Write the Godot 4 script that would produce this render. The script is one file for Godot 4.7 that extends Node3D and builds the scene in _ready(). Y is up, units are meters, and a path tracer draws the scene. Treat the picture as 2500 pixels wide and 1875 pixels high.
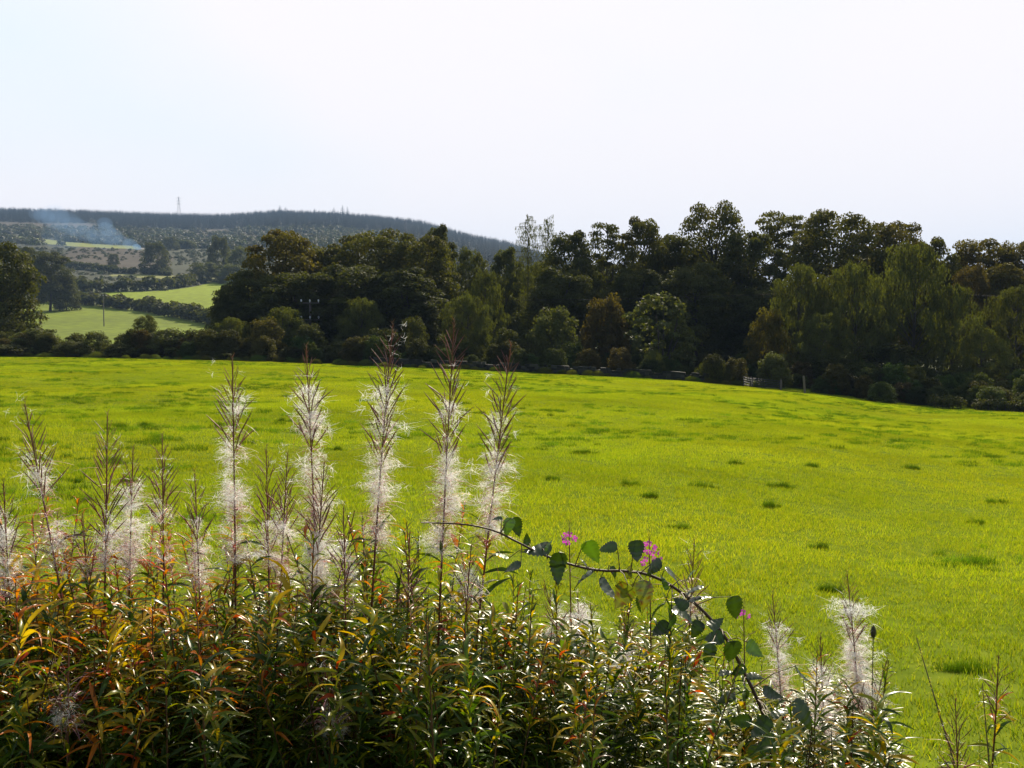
extends Node3D
# A hay-coloured pasture seen over willowherb gone to seed, with a wood and a forested hill behind.
# Metres, y up, the camera looks towards -z. The tables below are places on the map.

const EDGE := [
	[-1.0581, 112, -2.7214, 6, 0.988],
	[-0.6349, 106, -2.6451, 6, 1.008],
	[-0.4811, 103, -2.6793, 6, 0.98],
	[-0.4041, 102, -2.7149, 6, 0.9601],
	[-0.3156, 101, -2.7878, 6, 0.9242],
	[-0.2656, 100, -2.8584, 6, 0.9202],
	[-0.2194, 100, -3.0125, 5, 0.9561],
	[-0.1733, 99, -3.1557, 5, 0.9441],
	[-0.1155, 98, -3.3328, 4, 0.8962],
	[-0.0847, 98, -3.4839, 4, 0.8562],
	[-0.0462, 97, -3.5802, 4, 0.7442],
	[0.0, 97, -3.7673, 3, 0.6401],
	[0.0578, 96, -3.9697, 3, 0.4474],
	[0.1156, 95, -4.2035, 2, 0.2462],
	[0.1735, 94, -4.4676, 1.5, 0.0848],
	[0.2121, 93, -4.7248, 1, 0.0242],
	[0.2507, 91, -4.9374, 0.5, -0.0162],
	[0.2893, 89, -5.2379, 0.3, -0.0283],
	[0.3474, 86, -5.7016, 0, -0.0364],
	[0.4054, 85, -6.0431, 0, -0.0445],
	[0.4828, 84, -6.212, 0, -0.0526],
	[0.6374, 82, -6.3087, 0, -0.0607],
	[1.256, 80, -6.5779, 0, -0.0607]
]
const SLOPE := [
	[150, -6.22],
	[200, -7.37],
	[260, -6.98],
	[320, -4.91],
	[420, 1.29],
	[450, 3.96],
	[560, 13.91],
	[680, 24.67],
	[880, 50.0],
	[950, 57.95],
	[1250, 89.53],
	[1700, 142.36],
	[2050, 185.63],
	[2400, 227.3],
	[2700, 255.71],
	[3200, 292.18],
	[4200, 319.91],
	[6000, 274.78]
]
const FIELDS := [
	["pasture", [-201.3, -400.4, -204.8, -460.4, -188.7, -451.3, -164.0, -431.9, -141.0, -408.4, -112.6, -366.7, -86.6, -326.6, -71.0, -293.2, -54.6, -225.3, -113.5, -225.3]],
	["meadow", [-193.2, -506.7, -187.4, -514.8, -175.7, -521.0, -167.7, -533.7, -165.8, -562.1, -170.2, -608.8, -174.9, -662.1, -157.1, -672.7, -79.0, -337.2, -104.2, -377.1, -128.5, -408.4, -156.1, -442.4, -185.0, -484.9]],
	["straw", [-253.4, -675.4, -241.7, -686.3, -215.5, -678.1, -190.1, -662.1, -183.5, -694.6, -170.2, -626.1, -171.9, -582.7, -193.5, -616.2, -225.2, -646.4, -244.5, -651.6]],
	["strip", [-726.3, -1430.6, -630.4, -1320.8, -518.8, -1181.1, -445.8, -1090.5, -399.5, -1056.2, -356.6, -1031.2, -336.0, -971.3, -367.5, -971.3, -405.2, -990.8, -462.2, -1052.0, -570.7, -1195.3, -652.3, -1284.4]],
	["heather", [-353.2, -824.6, -391.3, -975.1, -361.5, -975.1, -321.1, -933.3, -275.6, -868.5, -240.8, -758.3, -249.5, -708.6, -298.6, -743.3, -329.8, -776.7]],
	["heather", [-882.8, -1739.6, -750.1, -1739.6, -686.7, -1781.8, -590.3, -1531.0, -712.0, -1402.3]],
	["heather", [-490.7, -1587.0, -447.6, -1651.7, -366.8, -1524.9, -301.6, -1436.3, -237.6, -1352.8, -206.7, -1176.4, -292.1, -1176.4, -389.5, -1259.0]]
]
const TREES := [
	["broad", 0, -61.37, -7.64, -128, 17.54, 5.94, "tall olive green tree at the left edge above the field bushes", "tree", "trees behind the field"],
	["broad", 0, -72.68, -8.75, -140, 21.01, 7.43, "dark tree cut off by the left picture edge", "tree", "trees behind the field"],
	["broad", 0, -173.08, 1.65, -400, 22.53, 9.2, "dark distant tree beside the pale pasture, behind the left edge tree", "tree", "trees on the far hillside"],
	["broad", 0, -194.55, 3.72, -430, 24.11, 5.71, "small tree peeping between the left edge tree and moor", "tree", "trees on the far hillside"],
	["bush", 0, -169.01, 1.94, -405, 13.27, 5.92, "low dark tree at the pasture corner beneath the moorland", "tree", "trees on the far hillside"],
	["bush", 0, -229.86, 25.75, -690, 20.55, 10.62, "lone round dark tree on the moor right of the smoke", "tree", "trees on the far hillside"],
	["bush", 0, -282.71, 34.56, -760, 7.91, 4.68, "small round dark bush standing alone on the brown moor", "bush", "trees on the far hillside"],
	["bush", 0, -306.14, 56.2, -960, 11.97, 8.86, "dark distant tree just right of the lone round tree", "tree", "trees on the far hillside"],
	["bush", 2, -304.82, 59.96, -1000, 7.95, 11.54, "grey green distant tree on the slope above the moor", "tree", "trees on the far hillside"],
	["bush", 0, -174.76, 21.01, -640, 25.21, 8.37, "tall distant tree just left of the copse in the middle", "tree", "trees on the far hillside"],
	["bush", 2, -157.08, 19.53, -620, 19.41, 10.02, "distant tree half hidden by the copse on its left side", "tree", "trees on the far hillside"],
	["bush", 2, -172.14, 17.73, -600, 11.35, 12.0, "low grey green distant thicket above the bright meadow", "bush", "trees on the far hillside"],
	["bush", 2, -153.94, 16.94, -590, 10.56, 9.08, "pale rounded distant thicket touching the middle copse", "bush", "trees on the far hillside"],
	["broad", 3, -25.84, -6.66, -122, 17.74, 5.29, "golden topped tree, highest lobe at the left of the copse", "tree", "trees behind the field"],
	["broad", 0, -28.81, -5.97, -118, 12.3, 4.18, "lower left tree of the copse with drooping outer boughs", "tree", "trees behind the field"],
	["broad", 0, -30.66, -5.62, -116, 10.32, 2.57, "smallest tree at the left end of the copse beside the meadow", "tree", "trees behind the field"],
	["broad", 1, -21.9, -7.64, -126, 17.31, 5.57, "broad tree between the golden top and the big dome", "tree", "trees behind the field"],
	["broad", 1, -16.33, -6.97, -124, 18.2, 6.58, "big domed tree in the middle of the copse", "tree", "trees behind the field"],
	["broad", 1, -10.16, -6.55, -121, 17.09, 5.35, "rounded olive tree at the right shoulder of the copse", "tree", "trees behind the field"],
	["broad", 0, -9.38, -7.66, -135, 20.31, 3.1, "tree rising behind the right shoulder of the copse", "tree", "trees behind the field"],
	["broad", 0, -17.31, -5.65, -116, 12.57, 6.16, "dark lower tree in front of the big domed tree", "tree", "trees behind the field"],
	["broad", 0, -23.33, -5.26, -115, 11.25, 5.6, "dark lower tree below the golden topped tree", "tree", "trees behind the field"],
	["broad", 0, -11.34, -5.31, -114, 11.69, 5.55, "dark lower tree below the olive shoulder tree", "tree", "trees behind the field"],
	["broad", 2, -4.89, -7.45, -128, 16.86, 2.83, "slim green tree between the copse and the larches", "tree", "trees behind the field"],
	["birch", 2, -2.79, -5.21, -112, 11.3, 2.5, "light green drooping tree right of the copse", "tree", "trees behind the field"],
	["broad", 2, -0.75, -6.99, -130, 16.52, 2.87, "grey green tree standing left of the larches", "tree", "trees behind the field"],
	["larch", 2, 1.95, -6.88, -128, 20.16, 2.17, "tall thin see-through larch, left of the pair against the sky", "tree", "trees behind the field"],
	["larch", 2, 4.4, -7.03, -131, 20.3, 2.22, "tall thin see-through larch, right of the pair against the sky", "tree", "trees behind the field"],
	["broad", 0, 6.64, -6.4, -120, 17.14, 4.14, "dark flat-topped tree right of the larches", "tree", "trees behind the field"],
	["pine", 0, 10.98, -6.49, -124, 18.43, 2.29, "leaning dark pine with flat tiers, left of the gap of sky", "tree", "trees behind the field"],
	["broad", 0, 5.23, -5.62, -114, 12.0, 4.54, "black green lower tree beneath the flat-topped tree", "tree", "trees behind the field"],
	["broad", 1, 14.8, -6.08, -122, 18.59, 3.67, "square shouldered tree right of the gap of sky", "tree", "trees behind the field"],
	["broad", 2, 13.01, -6.43, -126, 13.8, 3.34, "yellow green tree glowing between the dark trunks", "tree", "trees behind the field"],
	["broad", 0, 18.7, -6.1, -124, 16.91, 4.11, "dark tree filling between square shouldered and highest tree", "tree", "trees behind the field"],
	["beech", 1, 22.82, -5.86, -121, 20.02, 5.14, "highest dark tree of the wood with stems seen through it", "tree", "trees behind the field"],
	["broad", 0, 19.8, -5.59, -115, 12.46, 5.09, "deep shaded lower tree beneath the highest tree", "tree", "trees behind the field"],
	["broad", 0, 13.76, -5.65, -116, 12.12, 4.62, "deep shaded lower tree beneath the square shouldered tree", "tree", "trees behind the field"],
	["broad", 0, 26.13, -5.65, -118, 16.23, 4.44, "dark tree between the highest tree and the pines", "tree", "trees behind the field"],
	["pine", 1, 31.48, -5.62, -128, 19.06, 3.05, "flat tiered pine against the sky, left of the open trunks", "tree", "trees behind the field"],
	["pine", 1, 34.5, -5.65, -126, 18.51, 2.91, "flat tiered pine with bare trunks showing sky between boughs", "tree", "trees behind the field"],
	["broad", 0, 25.98, -5.47, -113, 9.66, 4.0, "deep shaded lower tree beneath the flat tiered pines", "tree", "trees behind the field"],
	["broad", 1, 35.76, -5.71, -118, 18.71, 6.52, "broad feathery topped tree right of the pines", "tree", "trees behind the field"],
	["broad", 3, 42.57, -5.9, -120, 17.77, 5.31, "rounded golden tinged tree behind the weeping birches", "tree", "trees behind the field"],
	["broad", 1, 47.52, -6.1, -122, 16.3, 3.78, "sloping shouldered tree behind the tallest birch", "tree", "trees behind the field"],
	["broad", 3, 54.22, -6.26, -124, 16.46, 5.21, "golden topped wide tree near the right edge", "tree", "trees behind the field"],
	["broad", 3, 57.78, -6.34, -122, 16.22, 3.78, "golden tree cut by the right edge, highest there", "tree", "trees behind the field"],
	["broad", 3, 53.25, -6.31, -116, 13.22, 4.36, "lower gold edged tree below the right edge tree", "tree", "trees behind the field"],
	["broad", 4, 48.93, -6.25, -114, 13.07, 2.62, "russet leaved tree between birches and golden trees", "tree", "trees behind the field"],
	["broad", 0, 60.87, -6.38, -118, 15.18, 5.74, "dark tree beyond the right picture edge", "tree", "trees behind the field"],
	["birch", 2, 28.05, -5.38, -104, 11.74, 3.0, "weeping birch leftmost of the pale birches, with yellow sprays", "tree", "trees behind the field"],
	["birch", 2, 32.37, -5.68, -101, 12.14, 3.42, "rounded weeping birch in front of the pines", "tree", "trees behind the field"],
	["birch", 2, 38.76, -6.02, -103, 14.37, 4.36, "tallest weeping birch of the right hand group", "tree", "trees behind the field"],
	["birch", 2, 28.87, -5.46, -99, 7.06, 3.05, "low birch skirt hanging over the field shade", "tree", "trees behind the field"],
	["birch", 2, 41.78, -6.21, -101, 10.51, 2.91, "weeping birch right of the tallest birch", "tree", "trees behind the field"],
	["birch", 2, 43.29, -6.27, -98, 6.37, 2.64, "short hanging birch right of the light gap", "tree", "trees behind the field"],
	["birch", 0, 48.06, -6.34, -102, 10.47, 3.14, "dull green birch at the right edge", "tree", "trees behind the field"],
	["bush", 0, 35.68, -5.87, -102, 4.73, 4.71, "black shaded thicket under the tallest birch", "bush", "bushes along the far field edge"],
	["bush", 0, 45.48, -6.29, -101, 3.63, 4.27, "black shaded thicket under the right edge birches", "bush", "bushes along the far field edge"],
	["bush", 0, 28.65, -5.46, -98, 3.3, 3.39, "dark thicket above the shaded strip of field", "bush", "bushes along the far field edge"],
	["bush", 2, 4.11, -4.34, -103, 6.42, 2.85, "rounded olive bush, dome shaped with rusty crown", "bush", "bushes along the far field edge"],
	["bush", 4, 9.18, -4.69, -105, 7.82, 2.99, "orange red tinted bush right of the dome shaped bush", "bush", "bushes along the far field edge"],
	["sycamore", 2, 14.41, -4.73, -103, 8.22, 3.88, "large leaved light green bush with bright leaf clusters", "bush", "bushes along the far field edge"],
	["bush", 3, 24.33, -5.15, -101, 7.06, 2.25, "rusty topped rounded bush left of the birches", "bush", "bushes along the far field edge"],
	["gorse", 0, 18.0, -4.73, -94.5, 2.42, 2.11, "dark rounded gorse bush at the end of the stone wall", "bush", "bushes along the far field edge"],
	["bush", 2, 23.02, -5.07, -93.5, 3.15, 1.73, "green bush behind the metal gate", "bush", "bushes along the far field edge"],
	["gorse", 2, 12.87, -4.45, -97, 2.89, 1.27, "small upright gorse bush above the stone wall", "bush", "bushes along the far field edge"],
	["bush", 0, -9.58, -3.91, -104, 5.03, 1.68, "narrow dark bush behind the third tall seed spike", "bush", "bushes along the far field edge"],
	["birch", 2, -4.51, -4.52, -107, 7.92, 2.96, "soft green willow left of the fifth seed spike", "tree", "bushes along the far field edge"],
	["birch", 2, -15.32, -4.22, -108, 7.38, 2.49, "round willow with pale top below the copse", "tree", "bushes along the far field edge"],
	["bush", 0, -0.4, -4.14, -103, 4.16, 1.98, "low brownish bush behind the last tall seed spike", "bush", "bushes along the far field edge"],
	["bush", 0, -19.58, -3.4, -103, 3.9, 1.78, "rounded bush around the nearer power pole", "bush", "bushes along the far field edge"],
	["birch", 2, -22.77, -3.58, -106, 5.79, 2.53, "grey green willow left of the nearer power pole", "tree", "bushes along the far field edge"],
	["bush", 3, -23.8, -3.23, -103, 4.24, 2.22, "olive brown rounded bush below the copse", "bush", "bushes along the far field edge"],
	["birch", 2, -27.61, -3.35, -105, 4.54, 1.94, "silvery bush below the left end of the copse", "bush", "bushes along the far field edge"],
	["bush", 0, -12.66, -3.68, -103, 3.7, 2.38, "dusky low bush left of the third tall seed spike", "bush", "bushes along the far field edge"],
	["bush", 0, -30.36, -3.14, -104, 3.14, 2.4, "dark bush before the hedge, right of the pasture", "bush", "bushes along the far field edge"],
	["bush", 2, -33.88, -3.14, -105, 3.13, 3.03, "wide sprawling bush with upright shoots before the pasture", "bush", "bushes along the far field edge"],
	["broad", 2, -37.1, -3.49, -108, 4.88, 1.53, "small upright sapling against the pale pasture", "tree", "bushes along the far field edge"],
	["bush", 2, -40.55, -2.94, -104, 2.71, 1.52, "small round bush before the pasture", "bush", "bushes along the far field edge"],
	["bush", 0, -37.62, -2.93, -103, 1.56, 2.38, "low dark bush right of the small round one", "bush", "bushes along the far field edge"],
	["bush", 0, -42.57, -2.87, -103, 1.71, 2.18, "low dark bush left of the small round one", "bush", "bushes along the far field edge"],
	["bush", 2, -47.23, -3.01, -106, 2.99, 3.26, "leafy bush at the foot of the left edge tree", "bush", "bushes along the far field edge"],
	["bush", 0, -48.71, -2.83, -103, 1.35, 2.77, "black green bush in the left corner of the field edge", "bush", "bushes along the far field edge"],
	["bush", 0, -16.23, -3.55, -103, 2.38, 2.38, "low dark bush between the second and third seed spikes", "bush", "bushes along the far field edge"],
	["bush", 0, -5.88, -3.9, -102, 2.37, 2.35, "low dark bush behind the fourth tall seed spike", "bush", "bushes along the far field edge"],
	["bush", 0, -27.06, -3.07, -102, 1.46, 2.75, "low dark bush at the field edge behind the first tall spike", "bush", "bushes along the far field edge"],
	["fir", 0, -522.31, 212.74, -2350, 12.31, 7.05, "first of the dark conifers on the hill knoll", "tree", "skyline trees on the hill"],
	["fir", 0, -507.84, 213.04, -2350, 20.89, 10.58, "tallest blunt conifer on the hill knoll", "tree", "skyline trees on the hill"],
	["fir", 0, -495.35, 212.73, -2350, 17.65, 9.4, "conifer just right of the tallest on the knoll", "tree", "skyline trees on the hill"],
	["fir", 0, -476.64, 212.28, -2350, 11.0, 7.05, "small conifer at the right end of the knoll", "tree", "skyline trees on the hill"],
	["fir", 0, -431.8, 211.18, -2350, 15.65, 7.05, "conifer left of the gap on the skyline", "tree", "skyline trees on the hill"],
	["fir", 0, -389.66, 209.21, -2350, 20.28, 9.4, "pale tree alone on the skyline gap", "tree", "skyline trees on the hill"],
	["fir", 0, -370.8, 207.74, -2350, 26.2, 10.58, "tallest skyline conifer right of the gap", "tree", "skyline trees on the hill"],
	["fir", 0, -360.08, 206.9, -2350, 24.37, 8.22, "skyline conifer beside the tallest right one", "tree", "skyline trees on the hill"],
	["broad", 0, -3.75, -7.34, -140, 13.22, 4.33, "dark tree deep in the wood left of the larches", "tree", "trees behind the field"],
	["broad", 0, 2.14, -6.93, -140, 14.94, 4.64, "dark tree deep in the wood behind the larches", "tree", "trees behind the field"],
	["broad", 0, 10.17, -6.88, -140, 15.96, 4.95, "dark tree deep in the wood behind the leaning pine", "tree", "trees behind the field"],
	["broad", 0, 18.73, -6.25, -140, 15.33, 4.95, "dark tree deep behind the square shouldered tree", "tree", "trees behind the field"],
	["broad", 0, 23.54, -6.11, -140, 16.25, 4.95, "dark tree deep behind the left of the highest tree", "tree", "trees behind the field"],
	["broad", 0, 29.43, -5.86, -140, 15.47, 4.64, "dark tree deep behind the right of the highest tree", "tree", "trees behind the field"],
	["broad", 0, 33.78, -5.64, -140, 10.98, 4.33, "dark tree deep behind the pines, under the sky gap", "tree", "trees behind the field"],
	["broad", 0, 39.68, -5.65, -140, 11.0, 4.95, "dark tree deep behind the pines, right of the sky gap", "tree", "trees behind the field"],
	["broad", 0, 46.01, -5.78, -140, 15.92, 5.57, "dark tree deep behind the feathery topped tree", "tree", "trees behind the field"],
	["broad", 0, 52.99, -6.01, -140, 15.09, 5.57, "dark tree deep behind the tallest birch", "tree", "trees behind the field"],
	["broad", 0, 58.37, -6.19, -140, 14.2, 5.57, "dark tree deep behind the russet tree", "tree", "trees behind the field"],
	["broad", 0, 63.81, -6.27, -140, 11.62, 5.57, "dark tree deep behind the right edge birches", "tree", "trees behind the field"],
	["broad", 0, -15.52, -7.46, -140, 16.53, 6.19, "dark tree deep in the copse behind its right half", "tree", "trees behind the field"],
	["broad", 0, -23.04, -8.12, -140, 15.07, 6.19, "dark tree deep in the copse behind its left half", "tree", "trees behind the field"]
]
const SPIKES := [
	[-1.079, 1.546, -2.35, -0.882, 0.0, -2.392, 0.136, 0.19, 1.0, 0.9, "bushy seed spike leaning left near the left edge, above red leaves"],
	[-1.108, 1.376, -2.3, -1.083, 0.0, -2.384, 0.106, 0.097, 0.8, 1.0, "seed spike cut by the left picture edge, with scarlet leaves"],
	[-0.954, 1.504, -2.5, -1.045, 0.0, -2.464, 0.221, 0.106, 0.45, 0.5, "bare branching seed spike with one low ball of fluff, second from left"],
	[-0.892, 1.429, -2.7, -0.974, 0.0, -2.803, 0.166, 0.166, 0.6, 0.3, "slim seed spike just right of a large fluff cloud"],
	[-0.985, 1.389, -2.75, -1.009, 0.0, -2.741, 0.063, 0.264, 1.9, 0.3, "short spike wrapped in a large white fluff cloud"],
	[-0.811, 1.337, -2.7, -0.828, 0.0, -2.732, 0.114, 0.166, 0.6, 0.35, "small seed spike with few pods left of the first tall one"],
	[-0.644, 1.637, -2.45, -0.713, 0.0, -2.556, 0.141, 0.311, 1.0, 0.7, "first of the five tall seed spikes, above red-brown leaves"],
	[-0.639, 1.392, -2.75, -0.67, 0.0, -2.748, 0.201, 0.095, 0.3, 0.3, "thin one-sided seed spike right of the first tall one"],
	[-0.573, 1.383, -2.7, -0.617, 0.0, -2.811, 0.135, 0.197, 0.9, 0.3, "short spike with fluff ball near its foot, left of the second tall one"],
	[-0.483, 1.662, -2.5, -0.466, 0.0, -2.516, 0.163, 0.24, 1.0, 0.4, "second of the five tall seed spikes, rising past the far hedge"],
	[-0.435, 1.401, -2.45, -0.466, 0.0, -2.553, 0.141, 0.151, 0.7, 0.5, "shorter spike with spreading pods on the second tall one"],
	[-0.384, 1.303, -2.4, -0.44, 0.0, -2.498, 0.102, 0.083, 0.5, 0.4, "small spike low between second and third tall ones"],
	[-0.28, 1.716, -2.5, -0.359, 0.0, -2.518, 0.25, 0.25, 1.0, 0.55, "third of the five tall seed spikes, centre left"],
	[-0.136, 1.725, -2.5, -0.199, 0.0, -2.422, 0.26, 0.26, 0.9, 0.5, "fourth and tallest seed spike, fluff caught on its tip"],
	[-0.003, 1.671, -2.5, -0.172, 0.0, -2.59, 0.24, 0.24, 1.0, 0.6, "fifth tall seed spike, leaning right at the grass field"],
	[-1.062, 1.241, -2.6, -1.107, 0.0, -2.666, 0.06, 0.06, 0.4, 0.5, "small dead spike low between the two leftmost spikes"],
	[0.926, 1.025, -2.9, 0.966, 0.0, -2.869, 0.123, 0.257, 2.6, 0.2, "fluffy seed spike standing alone at the right"],
	[0.721, 0.968, -2.9, 0.775, 0.0, -2.793, 0.078, 0.178, 0.6, 0.2, "thin spike with two pods left of the lone fluffy one"],
	[0.477, 1.146, -2.75, 0.478, 0.0, -2.731, 0.074, 0.095, 0.6, 0.3, "two-pronged spike top showing above the bramble arch"],
	[0.841, 0.864, -2.85, 0.917, 0.0, -2.875, 0.099, 0.164, 1.8, 0.3, "short fluffy spike leaning on the lone right one"],
	[1.023, 0.799, -2.85, 0.897, 0.0, -2.736, 0.121, 0.022, 0.3, 0.3, "reddish podded spike right of the lone fluffy one"],
	[1.305, 0.829, -2.8, 1.298, 0.0, -2.909, 0.129, 0.011, 0.1, 0.2, "reddish podded spike near the right edge"],
	[1.171, 0.73, -2.75, 1.139, 0.0, -2.664, 0.159, 0.011, 0.1, 0.2, "bare red forked spike at the lower right"],
	[0.081, 1.076, -2.6, 0.281, 0.0, -2.65, 0.06, 0.06, 0.5, 0.2, "forked seed spike under the bramble's left end"],
	[0.175, 0.991, -2.8, 0.137, 0.0, -2.885, 0.022, 0.14, 2.0, 0.1, "white fluff tuft under the pink flower head"],
	[0.307, 0.938, -2.85, 0.328, 0.0, -2.942, 0.066, 0.164, 0.7, 0.2, "pale brown spike with fluff below the middle of the arch"],
	[-0.093, 1.218, -2.4, -0.199, 0.0, -2.446, 0.083, 0.037, 0.25, 0.4, "brown podded spike beneath the start of the bramble"],
	[-0.238, 1.236, -2.45, -0.283, 0.0, -2.374, 0.104, 0.028, 0.25, 0.5, "brown podded spike between third and fourth tall ones"],
	[-0.388, 1.043, -2.15, -0.349, 0.0, -2.227, 0.058, 0.107, 0.35, 0.3, "dull pink dead spike deep in the dark leaves"],
	[-0.912, 1.077, -2.15, -0.925, 0.0, -2.13, 0.099, 0.033, 0.1, 0.4, "dark red stalk standing close in the left shade"]
]
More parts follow.
